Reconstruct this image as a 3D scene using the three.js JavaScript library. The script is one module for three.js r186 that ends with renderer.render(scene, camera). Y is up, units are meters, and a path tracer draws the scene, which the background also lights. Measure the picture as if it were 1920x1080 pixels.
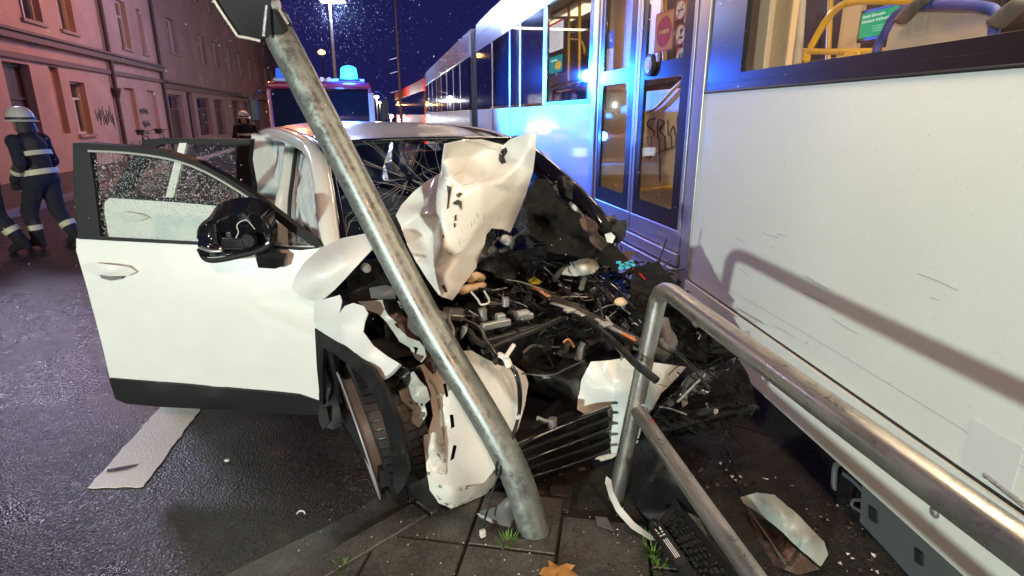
import * as THREE from 'three';
import { mergeGeometries } from 'three/addons/utils/BufferGeometryUtils.js';
import { RoundedBoxGeometry } from 'three/addons/geometries/RoundedBoxGeometry.js';
import { MarchingCubes } from 'three/addons/objects/MarchingCubes.js';
import { RectAreaLightUniformsLib } from 'three/addons/lights/RectAreaLightUniformsLib.js';

// ---------------------------------------------------------------- camera
const scene = new THREE.Scene();
const FPX = 1100, HOR = 215, CAMH = 1.75, PITCH = Math.atan((540 - HOR) / FPX);
const camera = new THREE.PerspectiveCamera(2 * Math.atan(540 / FPX) * 180 / Math.PI, 16 / 9, 0.05, 900);
camera.position.set(0, CAMH, 0);
camera.rotation.x = -PITCH;
const renderer = new THREE.WebGLRenderer({ antialias: true });
renderer.toneMapping = THREE.LinearToneMapping;
renderer.toneMappingExposure = 1.0;
renderer.shadowMap.enabled = true;
RectAreaLightUniformsLib.init();

// ---------------------------------------------------------------- night sky: even deep blue, a little paler toward the town's horizon
{
  const w = 64, h = 32, d = new Float32Array(w * h * 4);
  for (let j = 0; j < h; j++) for (let i = 0; i < w; i++) {
    const e = Math.abs((j + .5) / h - .5) * 2, k = 1 - .35 * e, o = (j * w + i) * 4;
    d[o] = .013 * k; d[o + 1] = .0125 * k; d[o + 2] = .082 * k; d[o + 3] = 1;
  }
  const t = new THREE.DataTexture(d, w, h, THREE.RGBAFormat, THREE.FloatType);
  t.mapping = THREE.EquirectangularReflectionMapping; t.magFilter = THREE.LinearFilter; t.minFilter = THREE.LinearFilter; t.needsUpdate = true;
  scene.background = t; scene.environment = t;
}
// ---------------------------------------------------------------- what lights the night (the lamps themselves are built further down, at these places)
const LIGHT = {
  flood: { p: [-5.7, 2.3, 8.1], c: [.87, 1, .92], i: 470 },          // tripod floodlight of the fire brigade behind the photographer
  led: { c: [.36, .5, 1], i: 300 },                                     // LED street lamp down the street
  sodium: { p: [-8.0, 6.8, -19.1], c: [1, .38, .15], i: 120 },         // sodium lamp hung before the houses, above the frame
  white: { p: [-8.85, 5, -10], c: [.74, .68, 1], i: 85 },              // shielded LED lamp hung over the carriageway, out of frame
  fill: { p: [.75, 6.5, 6.5], c: [1, .55, .30], i: 150 },              // sodium street lamp behind the viewpoint
  blue: { c: [.01, .12, 1], i: 24 },                                     // flashing beacons, all round
  addedBeam: { c: [.01, .13, 1], i: 2600 },                                   // a spot added to one of them, to wash the tram side blue
};
// ---------------------------------------------------------------- helpers
let seed = 7;
const rnd = () => { seed = (seed * 1664525 + 1013904223) >>> 0; return seed / 4294967296; };
const rr = (a, b) => a + (b - a) * rnd();
const V = (x, y, z) => new THREE.Vector3(x, y, z);
const lerp = (a, b, t) => a + (b - a) * t;
// points of the place found from their bearing and a plane they lie on
const CP = Math.cos(PITCH), SP = Math.sin(PITCH), EYE = V(0, CAMH, 0);
const ray = (u, v) => { const a = (u - 960) / FPX, b = (v - 540) / FPX; return V(a, -b * CP - SP, b * SP - CP); };
const dp = (u, v, d) => { const r = ray(u, v); return r.multiplyScalar(d / -r.z).add(EYE); };
const gy = (u, v, y) => { const r = ray(u, v); return r.multiplyScalar((y - CAMH) / r.y).add(EYE); };
const onPl = (u, v, P, n) => { const r = ray(u, v); return r.multiplyScalar(P.clone().sub(EYE).dot(n) / r.dot(n)).add(EYE); };
// car frame: X to the car's left, Z to its front
const PSI = 30 * Math.PI / 180, CL = V(Math.cos(PSI), 0, -Math.sin(PSI)), CF = V(Math.sin(PSI), 0, Math.cos(PSI)), CO = V(-.20, 0, -3.16);
const car = (X, Y, Z) => V(CO.x + X * CL.x + Z * CF.x, Y, CO.z + X * CL.z + Z * CF.z);
const cX = (u, v, X) => onPl(u, v, car(X, 0, 0), CL), cZ = (u, v, Z) => onPl(u, v, car(0, 0, Z), CF), cY = gy;
// tram sides: A the near section, B the sections behind it, slightly turned
const TA = V(-.098, 0, -.995).normalize(), NA = V(TA.z, 0, -TA.x), PA = V(1.41, 0, -2.67);
const azB = -12 * Math.PI / 180, TB = V(Math.sin(azB), 0, -Math.cos(azB)), NB = V(TB.z, 0, -TB.x), PB = V(1.272, 0, -4.09);
const fr = (P, T, N) => ({ at: (s, y, o = 0) => P.clone().addScaledVector(T, s).addScaledVector(N, o).setY(y), px: (u, v, o = 0) => onPl(u, v, P.clone().addScaledVector(N, o), N), T, N });
const A = fr(PA, TA, NA), B = fr(PB, TB, NB);
// facade across the street
const azF = -14.7 * Math.PI / 180, FD = V(Math.sin(azF), 0, -Math.cos(azF)), FN = V(-FD.z, 0, FD.x), FPt = V(-13.3, 0, -17.7);
const Fa = fr(FPt, FD, FN);

const taken = {};
const numbered = n => { const k = taken[n] = (taken[n] ?? -1) + 1; return k ? `${n}_${String(k).padStart(3, '0')}` : n; };
function thing(name, label, category, pos = [0, 0, 0], turn = 0, group) {
  const o = new THREE.Group(); o.name = numbered(name); o.position.set(...pos); o.rotation.y = turn;
  o.userData = { label, category }; if (group) o.userData.group = group;
  scene.add(o); o.updateMatrixWorld(true); return o;
}
function tag(o, label, category, group) { o.userData.label = label; o.userData.category = category; if (group) o.userData.group = group; return o; }
function boxUV(g) {
  const p = g.attributes.position, n = g.attributes.normal, uv = new Float32Array(p.count * 2);
  for (let i = 0; i < p.count; i++) {
    const ax = Math.abs(n.getX(i)), ay = Math.abs(n.getY(i)), az = Math.abs(n.getZ(i));
    if (ay >= ax && ay >= az) { uv[2 * i] = p.getX(i); uv[2 * i + 1] = p.getZ(i); }
    else if (ax >= az) { uv[2 * i] = p.getZ(i); uv[2 * i + 1] = p.getY(i); }
    else { uv[2 * i] = p.getX(i); uv[2 * i + 1] = p.getY(i); }
  }
  g.setAttribute('uv', new THREE.BufferAttribute(uv, 2));
}
const clean = g => { const o = g.index ? g.toNonIndexed() : g.clone(); for (const k of Object.keys(o.attributes)) if (!['position', 'normal', 'uv'].includes(k)) o.deleteAttribute(k); if (!o.attributes.uv) boxUV(o); if (!o.attributes.normal) o.computeVertexNormals(); return o; };
const join = gs => gs.length === 1 ? gs[0] : mergeGeometries(gs.map(clean));
// geometry given in world coordinates becomes one named mesh under its thing
function put(name, geos, mat, parent, o = {}) {
  let g = Array.isArray(geos) ? join(geos) : geos;
  if (!o.keepUV) { if (!g.attributes.normal) g.computeVertexNormals(); boxUV(g); }
  const m = new THREE.Mesh(g, mat); m.castShadow = m.receiveShadow = true;
  if (parent) {
    parent.updateMatrixWorld(true);
    if (!o.local) g.applyMatrix4(parent.matrixWorld.clone().invert());
    m.name = name; parent.add(m);
  } else { m.name = numbered(name); scene.add(m); }
  if (o.kind) m.userData.kind = o.kind;
  if (o.label) m.userData.label = o.label;
  return m;
}
const struct = (name, geos, mat, parent, o = {}) => { const m = put(name, geos, mat, parent, o); if (!parent) m.userData.kind = 'structure'; return m; };
// box with its own axes: centre c, half axes along unit ex, ey, ez of size sx, sy, sz
function obox(c, ex, ey, ez, sx, sy, sz, r = 0) {
  const k = Math.min(sx, sy, sz), g = r > 0 && k > r * 2.2 ? new RoundedBoxGeometry(sx, sy, sz, 2, r) : new THREE.BoxGeometry(sx, sy, sz);
  const m = new THREE.Matrix4().makeBasis(ex, ey, ez).setPosition(c); return g.applyMatrix4(m);
}
const UP = V(0, 1, 0);
// box on a frame: along s0..s1, height y0..y1, depth o0..o1 (along the frame's normal)
const fbox = (F, s0, s1, y0, y1, o0, o1, r = 0) => { const c = F.at((s0 + s1) / 2, (y0 + y1) / 2, (o0 + o1) / 2); const ez = F.T.clone().cross(UP); return obox(c, F.T, UP, ez, Math.abs(s1 - s0), Math.abs(y1 - y0), Math.abs(o1 - o0), r); };
const cbox = (x, y, z, sx, sy, sz, r = 0, rot) => { const q = new THREE.Quaternion(); if (rot) q.setFromEuler(new THREE.Euler(...rot)); const ax = [V(1, 0, 0), V(0, 1, 0), V(0, 0, 1)].map(a => { a.applyQuaternion(q); return CL.clone().multiplyScalar(a.x).addScaledVector(UP, a.y).addScaledVector(CF, a.z); }); return obox(car(x, y, z), ax[0], ax[1], ax[2], sx, sy, sz, r); };
function tube(pts, r, seg, rad = 8, closed = false, tension = .5) {
  const c = new THREE.CatmullRomCurve3(pts, closed, 'catmullrom', tension);
  const t = new THREE.TubeGeometry(c, seg || pts.length * 6, r, rad, closed);
  if (closed) return t;
  const caps = [0, 1].map(e => { const g = new THREE.CircleGeometry(r, rad), p = c.getPointAt(e), d = c.getTangentAt(e).multiplyScalar(e ? 1 : -1); g.applyQuaternion(new THREE.Quaternion().setFromUnitVectors(V(0, 0, 1), d)); return g.translate(p.x, p.y, p.z); });
  return join([t, ...caps]);
}
function rod(a, b, r0, r1 = r0, seg = 12) {
  const d = b.clone().sub(a), g = new THREE.CylinderGeometry(r1, r0, d.length(), seg);
  g.applyQuaternion(new THREE.Quaternion().setFromUnitVectors(UP, d.clone().normalize()));
  const m = a.clone().add(b).multiplyScalar(.5); return g.translate(m.x, m.y, m.z);
}
function ball(p, rx, ry = rx, rz = rx, s = 12) { return new THREE.SphereGeometry(1, s, Math.ceil(s * .7)).scale(rx, ry, rz).translate(p.x, p.y, p.z); }
function disc(c, n, r, h, seg = 20) { return rod(c.clone().addScaledVector(n, -h / 2), c.clone().addScaledVector(n, h / 2), r, r, seg); }
// swept bar with an elliptical or boxy section: path points, half sizes a (along up x tangent) and b (along up)
function sweep(pts, a, b, o = {}) {
  const n = o.n || pts.length * 5, k = o.k || 12, sq = o.sq || 1, c = new THREE.CatmullRomCurve3(pts, false, 'centripetal'), pos = [], idx = [];
  for (let i = 0; i <= n; i++) {
    const t = i / n, p = c.getPointAt(t), d = c.getTangentAt(t), s = (o.up || UP).clone().cross(d).normalize(), w = d.clone().cross(s).normalize();
    const aa = typeof a === 'function' ? a(t) : a, bb = typeof b === 'function' ? b(t) : b;
    for (let j = 0; j < k; j++) { const h = j / k * 2 * Math.PI, cx = Math.cos(h), sy = Math.sin(h), e = q => Math.sign(q) * Math.pow(Math.abs(q), sq); const q = p.clone().addScaledVector(s, aa * e(cx)).addScaledVector(w, bb * e(sy)); pos.push(q.x, q.y, q.z); }
  }
  for (let i = 0; i < n; i++) for (let j = 0; j < k; j++) { const A0 = i * k + j, B0 = i * k + (j + 1) % k; idx.push(A0, B0, A0 + k, B0, B0 + k, A0 + k); }
  for (let j = 1; j < k - 1; j++) { idx.push(0, j + 1, j); const q = n * k; idx.push(q, q + j, q + j + 1); }
  const g = new THREE.BufferGeometry(); g.setAttribute('position', new THREE.Float32BufferAttribute(pos, 3)); g.setIndex(idx); g.computeVertexNormals(); return g;
}
// smooth noise in space
const hsh = (x, y, z) => { let n = Math.imul(x, 374761393) ^ Math.imul(y, 668265263) ^ Math.imul(z, 2147483647 ^ 0x5bd1e995); n = Math.imul(n ^ (n >>> 13), 1274126177); return ((n ^ (n >>> 16)) >>> 0) / 4294967296; };
const sm = t => t * t * (3 - 2 * t);
function n3(x, y, z) { const X = Math.floor(x), Y = Math.floor(y), Z = Math.floor(z), a = sm(x - X), b = sm(y - Y), c = sm(z - Z); const L = (i, j, k) => hsh(X + i, Y + j, Z + k); return lerp(lerp(lerp(L(0, 0, 0), L(1, 0, 0), a), lerp(L(0, 1, 0), L(1, 1, 0), a), b), lerp(lerp(L(0, 0, 1), L(1, 0, 1), a), lerp(L(0, 1, 1), L(1, 1, 1), a), b), c) - .5; }
const fbm = (x, y, z, o = 4) => { let s = 0, a = 1; for (let i = 0; i < o; i++) { s += a * n3(x, y, z); x *= 2.03; y *= 2.03; z *= 2.03; a *= .5; } return s; };
// Delaunay triangulation (Bowyer-Watson) in the plane
function delaunay(P) {
  const n = P.length, big = 1e5, pts = [...P, [-big, -big], [big, -big], [0, big]]; let T = [[n, n + 1, n + 2]];
  const circ = t => { const [a, b, c] = t.map(i => pts[i]), d = 2 * (a[0] * (b[1] - c[1]) + b[0] * (c[1] - a[1]) + c[0] * (a[1] - b[1])); if (Math.abs(d) < 1e-12) return [0, 0, 1e18]; const A2 = a[0] ** 2 + a[1] ** 2, B2 = b[0] ** 2 + b[1] ** 2, C2 = c[0] ** 2 + c[1] ** 2; const x = (A2 * (b[1] - c[1]) + B2 * (c[1] - a[1]) + C2 * (a[1] - b[1])) / d, y = (A2 * (c[0] - b[0]) + B2 * (a[0] - c[0]) + C2 * (b[0] - a[0])) / d; return [x, y, (a[0] - x) ** 2 + (a[1] - y) ** 2]; };
  T = T.map(t => ({ t, c: circ(t) }));
  for (let i = 0; i < n; i++) {
    const [x, y] = pts[i], E = new Map(), keep = [];
    for (const q of T) { if ((x - q.c[0]) ** 2 + (y - q.c[1]) ** 2 < q.c[2] - 1e-9) for (const [a, b] of [[0, 1], [1, 2], [2, 0]]) { const m = Math.min(q.t[a], q.t[b]), M = Math.max(q.t[a], q.t[b]), k = m * 65536 + M; if (E.has(k)) E.set(k, null); else E.set(k, [q.t[a], q.t[b]]); } else keep.push(q); }
    for (const e of E.values()) if (e) { const t = [e[0], e[1], i]; keep.push({ t, c: circ(t) }); }
    T = keep;
  }
  return T.map(q => q.t).filter(t => t.every(i => i < n));
}
const inside = (x, y, poly) => { let c = false; for (let i = 0, j = poly.length - 1; i < poly.length; j = i++) { const [xi, yi] = poly[i], [xj, yj] = poly[j]; if ((yi > y) !== (yj > y) && x < (xj - xi) * (y - yi) / (yj - yi) + xi) c = !c; } return c; };
// smooth surface through marks [x, y, value]: thin-plate spline
function spline(marks) {
  const n = marks.length, S = 100, X = marks.map(q => [q[0] / S, q[1] / S]), U = r2 => r2 < 1e-12 ? 0 : r2 * Math.log(r2) * .5, N = n + 3, Mx = Array.from({ length: N }, () => new Float64Array(N + 1));
  for (let i = 0; i < n; i++) { for (let j = 0; j < n; j++) Mx[i][j] = U((X[i][0] - X[j][0]) ** 2 + (X[i][1] - X[j][1]) ** 2) + (i === j ? .002 : 0); Mx[i][n] = Mx[n][i] = 1; Mx[i][n + 1] = Mx[n + 1][i] = X[i][0]; Mx[i][n + 2] = Mx[n + 2][i] = X[i][1]; Mx[i][N] = marks[i][2]; }
  for (let c = 0; c < N; c++) { let p = c; for (let r = c + 1; r < N; r++) if (Math.abs(Mx[r][c]) > Math.abs(Mx[p][c])) p = r; [Mx[c], Mx[p]] = [Mx[p], Mx[c]]; const d = Mx[c][c] || 1e-12; for (let r = 0; r < N; r++) if (r !== c && Mx[r][c]) { const f = Mx[r][c] / d; for (let k = c; k <= N; k++) Mx[r][k] -= f * Mx[c][k]; } }
  const w = Mx.map((r, i) => r[N] / (r[i] || 1e-12));
  return (x, y) => { x /= S; y /= S; let s = w[n] + w[n + 1] * x + w[n + 2] * y; for (let i = 0; i < n; i++) s += w[i] * U((X[i][0] - x) ** 2 + (X[i][1] - y) ** 2); return s; };
}
// A sheet of metal or plastic: outline [u, v, k] and inner marks [u, v, k] placed by map(u, v, k); real thickness t, folds from the marks, dents from noise
function sheet(map, outline, inner = [], o = {}) {
  const res = o.res || 14, t = o.t || .003, flat = o.flat ?? .5, marks = [...outline, ...inner].map(q => q.length > 2 ? q : [q[0], q[1], o.k ?? 0]);
  const mt = delaunay(marks.map((q, i) => [q[0] + i * 1e-4, q[1] + (i % 3) * 1e-4]));
  const sp = spline(marks);
  const val = (x, y) => {
    const soft = sp(x, y);
    if (!flat) return soft;
    let best = null; for (const [a, b, c] of mt) { const p = marks[a], q = marks[b], r = marks[c], D = (q[1] - r[1]) * (p[0] - r[0]) + (r[0] - q[0]) * (p[1] - r[1]); if (Math.abs(D) < 1e-9) continue; const l = ((q[1] - r[1]) * (x - r[0]) + (r[0] - q[0]) * (y - r[1])) / D, m = ((r[1] - p[1]) * (x - r[0]) + (p[0] - r[0]) * (y - r[1])) / D, k = 1 - l - m; if (l > -.02 && m > -.02 && k > -.02) { best = l * p[2] + m * q[2] + k * r[2]; break; } }
    return best === null ? soft : lerp(soft, best, flat);
  };
  if (o.onlyValue) return (u, v, d = 0) => map(u, v, val(u, v) + d);
  const P = [], rim = [];
  for (let i = 0; i < outline.length; i++) { const a = outline[i], b = outline[(i + 1) % outline.length], n = Math.max(1, Math.round(Math.hypot(b[0] - a[0], b[1] - a[1]) / res)); for (let j = 0; j < n; j++) { rim.push(P.length); P.push([lerp(a[0], b[0], j / n) + rr(-.01, .01), lerp(a[1], b[1], j / n) + rr(-.01, .01)]); } }
  const poly = P.slice();
  for (const h of o.holes || []) { h.start = P.length; for (let i = 0; i < h.length; i++) { const a = h[i], b = h[(i + 1) % h.length], n = Math.max(1, Math.round(Math.hypot(b[0] - a[0], b[1] - a[1]) / res)); for (let j = 0; j < n; j++) P.push([lerp(a[0], b[0], j / n), lerp(a[1], b[1], j / n)]); } h.end = P.length; }
  const hp = (o.holes || []).map(h => P.slice(h.start, h.end));
  const xs = poly.map(p => p[0]), ys = poly.map(p => p[1]), x0 = Math.min(...xs), x1 = Math.max(...xs), y0 = Math.min(...ys), y1 = Math.max(...ys);
  for (let y = y0 + res * .5, r = 0; y < y1; y += res * .87, r++) for (let x = x0 + (r % 2) * res * .5; x < x1; x += res) {
    const q = [x + rr(-.12, .12) * res, y + rr(-.12, .12) * res]; if (!inside(q[0], q[1], poly) || hp.some(h => inside(q[0], q[1], h))) continue;
    let near = false; for (const p of P) if ((p[0] - q[0]) ** 2 + (p[1] - q[1]) ** 2 < res * res * .22) { near = true; break; } if (!near) P.push(q);
  }
  const tri = delaunay(P).filter(q => { const cx = (P[q[0]][0] + P[q[1]][0] + P[q[2]][0]) / 3, cy = (P[q[0]][1] + P[q[1]][1] + P[q[2]][1]) / 3; return inside(cx, cy, poly) && !hp.some(h => inside(cx, cy, h)); });
  const W = P.map(([u, v]) => map(u, v, val(u, v))), idx = [];
  // all triangles the same way round (seen from the outline's front)
  for (const [a, b, c] of tri) { const s = (P[b][0] - P[a][0]) * (P[c][1] - P[a][1]) - (P[b][1] - P[a][1]) * (P[c][0] - P[a][0]); idx.push(...(s < 0 ? [a, b, c] : [a, c, b])); }
  return slab(W, idx, t, o);
}
// gives a surface (points, triangles) its thickness: front, back and rim
function slab(W, idx, t, o = {}) {
  const g = new THREE.BufferGeometry(); g.setAttribute('position', new THREE.Float32BufferAttribute(W.flatMap(p => [p.x, p.y, p.z]), 3)); g.setIndex(idx); g.computeVertexNormals();
  let N = g.attributes.normal; const n = W.length;
  if (o.amp) { const s = o.freq || 6; for (let i = 0; i < n; i++) { const w = W[i], k = o.amp * (fbm(w.x * s + 11, w.y * s, w.z * s, 3) + (o.sharp ? o.sharp * (Math.abs(n3(w.x * s * .8, w.y * s * .8 + 5, w.z * s * .8)) * 2 - .5) : 0)); w.add(V(N.getX(i), N.getY(i), N.getZ(i)).multiplyScalar(k)); } g.setAttribute('position', new THREE.Float32BufferAttribute(W.flatMap(p => [p.x, p.y, p.z]), 3)); g.computeVertexNormals(); N = g.attributes.normal; }
  const edge = new Map(); for (let i = 0; i < idx.length; i += 3) for (let e = 0; e < 3; e++) { const a = idx[i + e], b = idx[i + (e + 1) % 3]; if (edge.has(b + '_' + a)) edge.delete(b + '_' + a); else edge.set(a + '_' + b, [a, b]); }
  const back = W.map((w, i) => w.clone().addScaledVector(V(N.getX(i), N.getY(i), N.getZ(i)), -t));
  const g2 = new THREE.BufferGeometry(); g2.setAttribute('position', new THREE.Float32BufferAttribute(back.flatMap(p => [p.x, p.y, p.z]), 3)); const ib = []; for (let i = 0; i < idx.length; i += 3) ib.push(idx[i], idx[i + 2], idx[i + 1]); g2.setIndex(ib); g2.computeVertexNormals();
  const rp = []; for (const [a, b] of edge.values()) { const q = [W[a], back[a], W[b], W[b], back[a], back[b]]; for (const p of q) rp.push(p.x, p.y, p.z); }
  const g3 = new THREE.BufferGeometry(); g3.setAttribute('position', new THREE.Float32BufferAttribute(rp, 3)); g3.computeVertexNormals();
  return join([g, g2, g3]);
}
// surface from a grid of points p(i, j)
function grid(ni, nj, p, t = .004, o = {}) { const W = [], idx = []; for (let j = 0; j <= nj; j++) for (let i = 0; i <= ni; i++) W.push(p(i / ni, j / nj)); for (let j = 0; j < nj; j++) for (let i = 0; i < ni; i++) { const a = j * (ni + 1) + i; idx.push(a, a + 1, a + ni + 1, a + 1, a + ni + 2, a + ni + 1); } return slab(W, idx, t, o); }

// ---------------------------------------------------------------- procedural textures and materials
function tileNoise(n, cells, oct, sd) {
  const a = new Float32Array(n * n);
  for (let o = 0, c = cells, w = 1; o < oct; o++, c *= 2, w *= .55) for (let y = 0; y < n; y++) for (let x = 0; x < n; x++) { const fx = x / n * c, fy = y / n * c, X = Math.floor(fx), Y = Math.floor(fy), s = sm(fx - X), t = sm(fy - Y), q = (i, j) => hsh((X + i) % c, (Y + j) % c, sd + o * 17); a[y * n + x] += w * (lerp(lerp(q(0, 0), q(1, 0), s), lerp(q(0, 1), q(1, 1), s), t) - .5); }
  let m = 0; for (const v of a) m = Math.max(m, Math.abs(v)); return a.map(v => v / m);
}
function tex(n, fn, metres, srgb = false) {
  const d = new Uint8Array(n * n * 4); for (let i = 0; i < n * n; i++) { const c = fn(i, i % n, Math.floor(i / n)); for (let k = 0; k < 3; k++) { let v = Math.min(1, Math.max(0, Array.isArray(c) ? c[k] : c)); if (srgb) v = v <= .0031308 ? v * 12.92 : 1.055 * Math.pow(v, 1 / 2.4) - .055; d[i * 4 + k] = v * 255; } d[i * 4 + 3] = 255; }
  const t = new THREE.DataTexture(d, n, n); t.wrapS = t.wrapT = THREE.RepeatWrapping; t.magFilter = THREE.LinearFilter; t.minFilter = THREE.LinearMipmapLinearFilter; t.generateMipmaps = true; t.repeat.set(1 / metres, 1 / metres); if (srgb) t.colorSpace = THREE.SRGBColorSpace; t.needsUpdate = true; return t;
}
const col = (r, g, b) => new THREE.Color().setRGB(r, g, b);
const std = o => { const { c, ...q } = o; return new THREE.MeshStandardMaterial({ color: c ? col(...c) : col(1, 1, 1), side: THREE.DoubleSide, ...q }); };
const phy = o => { const { c, ...q } = o; return new THREE.MeshPhysicalMaterial({ color: c ? col(...c) : col(1, 1, 1), side: THREE.DoubleSide, ...q }); };
const N1 = tileNoise(512, 8, 6, 1), N2 = tileNoise(512, 4, 4, 2), N3 = tileNoise(512, 96, 2, 3), N4 = tileNoise(512, 48, 3, 4);
const mix3 = (a, b, t) => a.map((v, i) => lerp(v, b[i], Math.min(1, Math.max(0, t))));
const step = (a, b, x) => { const t = Math.min(1, Math.max(0, (x - a) / (b - a))); return t * t * (3 - 2 * t); };
// drops of water: rounded bumps
const dropH = new Float32Array(512 * 512); { for (let k = 0; k < 1500; k++) { const r = 1.6 + 4.5 * rnd() ** 3, cx = rnd() * 512, cy = rnd() * 512; for (let y = -7; y <= 7; y++) for (let x = -7; x <= 7; x++) { const q = (x * x + y * y) / (r * r); if (q < 1) { const i = ((Math.floor(cy) + y + 512) % 512) * 512 + (Math.floor(cx) + x + 512) % 512; dropH[i] = Math.max(dropH[i], Math.sqrt(1 - q) * Math.min(1, r / 4)); } } } }
const T = {
  drops: tex(512, i => dropH[i], .42), dropRough: tex(512, i => dropH[i] > 0 ? .35 : .12, .42), roofDrops: tex(512, i => Math.max(dropH[i], .2 + .2 * N3[i]), .3),
  asphCol: tex(512, i => mix3([.016, .0155, .016], [.046, .045, .044], .45 + .3 * N3[i] + .35 * N1[i]), 1.3, true),
  asphBump: tex(512, i => .5 + .42 * N3[i] + .12 * N4[i], .7), asphRough: tex(512, i => .30 + .2 * step(-.2, .4, N2[i]) + .1 * N3[i] + .1 * N1[i], 3.7),
  slabCol: tex(512, i => mix3([.032, .031, .029], [.105, .10, .094], .4 + .5 * N3[i] + .4 * N1[i]), .9, true), slabBump: tex(512, i => .5 + .3 * N3[i] + .2 * N1[i], .4),
  galvCol: tex(512, i => mix3([.13, .14, .13], [.31, .33, .31], .5 + .55 * Math.round(N4[i] * 3.2) / 3.2 * .8 + .5 * N1[i]), .5, true), galvRough: tex(512, i => .42 + .16 * N4[i] + .1 * N1[i], .5),
  steelCol: tex(512, i => mix3([.30, .29, .27], [.46, .445, .42], .5 + .35 * N1[i] + .2 * N3[i]), .6, true), steelRough: tex(512, i => .36 + .14 * N1[i] + .06 * N3[i], .6),
  plaster: tex(512, i => mix3([.34, .20, .155], [.50, .31, .25], .5 + .4 * N1[i] + .25 * N2[i]), 6, true), plaster2: tex(512, i => mix3([.24, .15, .13], [.36, .235, .20], .5 + .4 * N1[i] + .25 * N2[i]), 6, true), plasterBump: tex(512, i => .5 + .3 * N3[i] + .3 * N1[i], 2),
  tramCol: tex(512, i => { let c = mix3([.64, .66, .61], [.69, .71, .66], .5 + .4 * N2[i] + .3 * N3[i]); return mix3(c, [.40, .39, .34], .12 * step(.6, .9, N4[i] * .5 + N1[i] * .7)); }, 1.7, true), tramRough: tex(512, i => .46 + .12 * N1[i] + .05 * N3[i], 1.7),
  black: tex(512, i => mix3([.006, .006, .0065], [.022, .022, .023], .5 + .5 * N1[i] + .3 * N3[i]), .35, true), blackRough: tex(512, i => .34 + .25 * N1[i] + .1 * N3[i], .35), blackBump: tex(512, i => .5 + .4 * N3[i] + .2 * N4[i], .25),
  white: tex(512, i => mix3([.66, .67, .64], [.72, .73, .70], .5 + .4 * N1[i]), .8, true), dirtyWhite: tex(512, i => mix3([.62, .62, .57], [.10, .09, .07], step(.25, .62, N4[i] * .5 + N1[i] * .75)), .3, true),
  grime: tex(512, i => mix3([.016, .014, .013], [.055, .044, .036], .45 + .4 * N1[i] + .3 * N3[i]), .3, true),
  soil: tex(512, i => mix3([.007, .006, .005], [.032, .026, .020], .4 + .4 * N3[i] + .5 * N1[i]), .8, true), soilBump: tex(512, i => .5 + .3 * N3[i] + .4 * N1[i], .5),
  cloth: tex(512, i => .5 + .35 * N3[i], .15), wood: tex(256, (i, x, y) => .5, 1),
};
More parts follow.
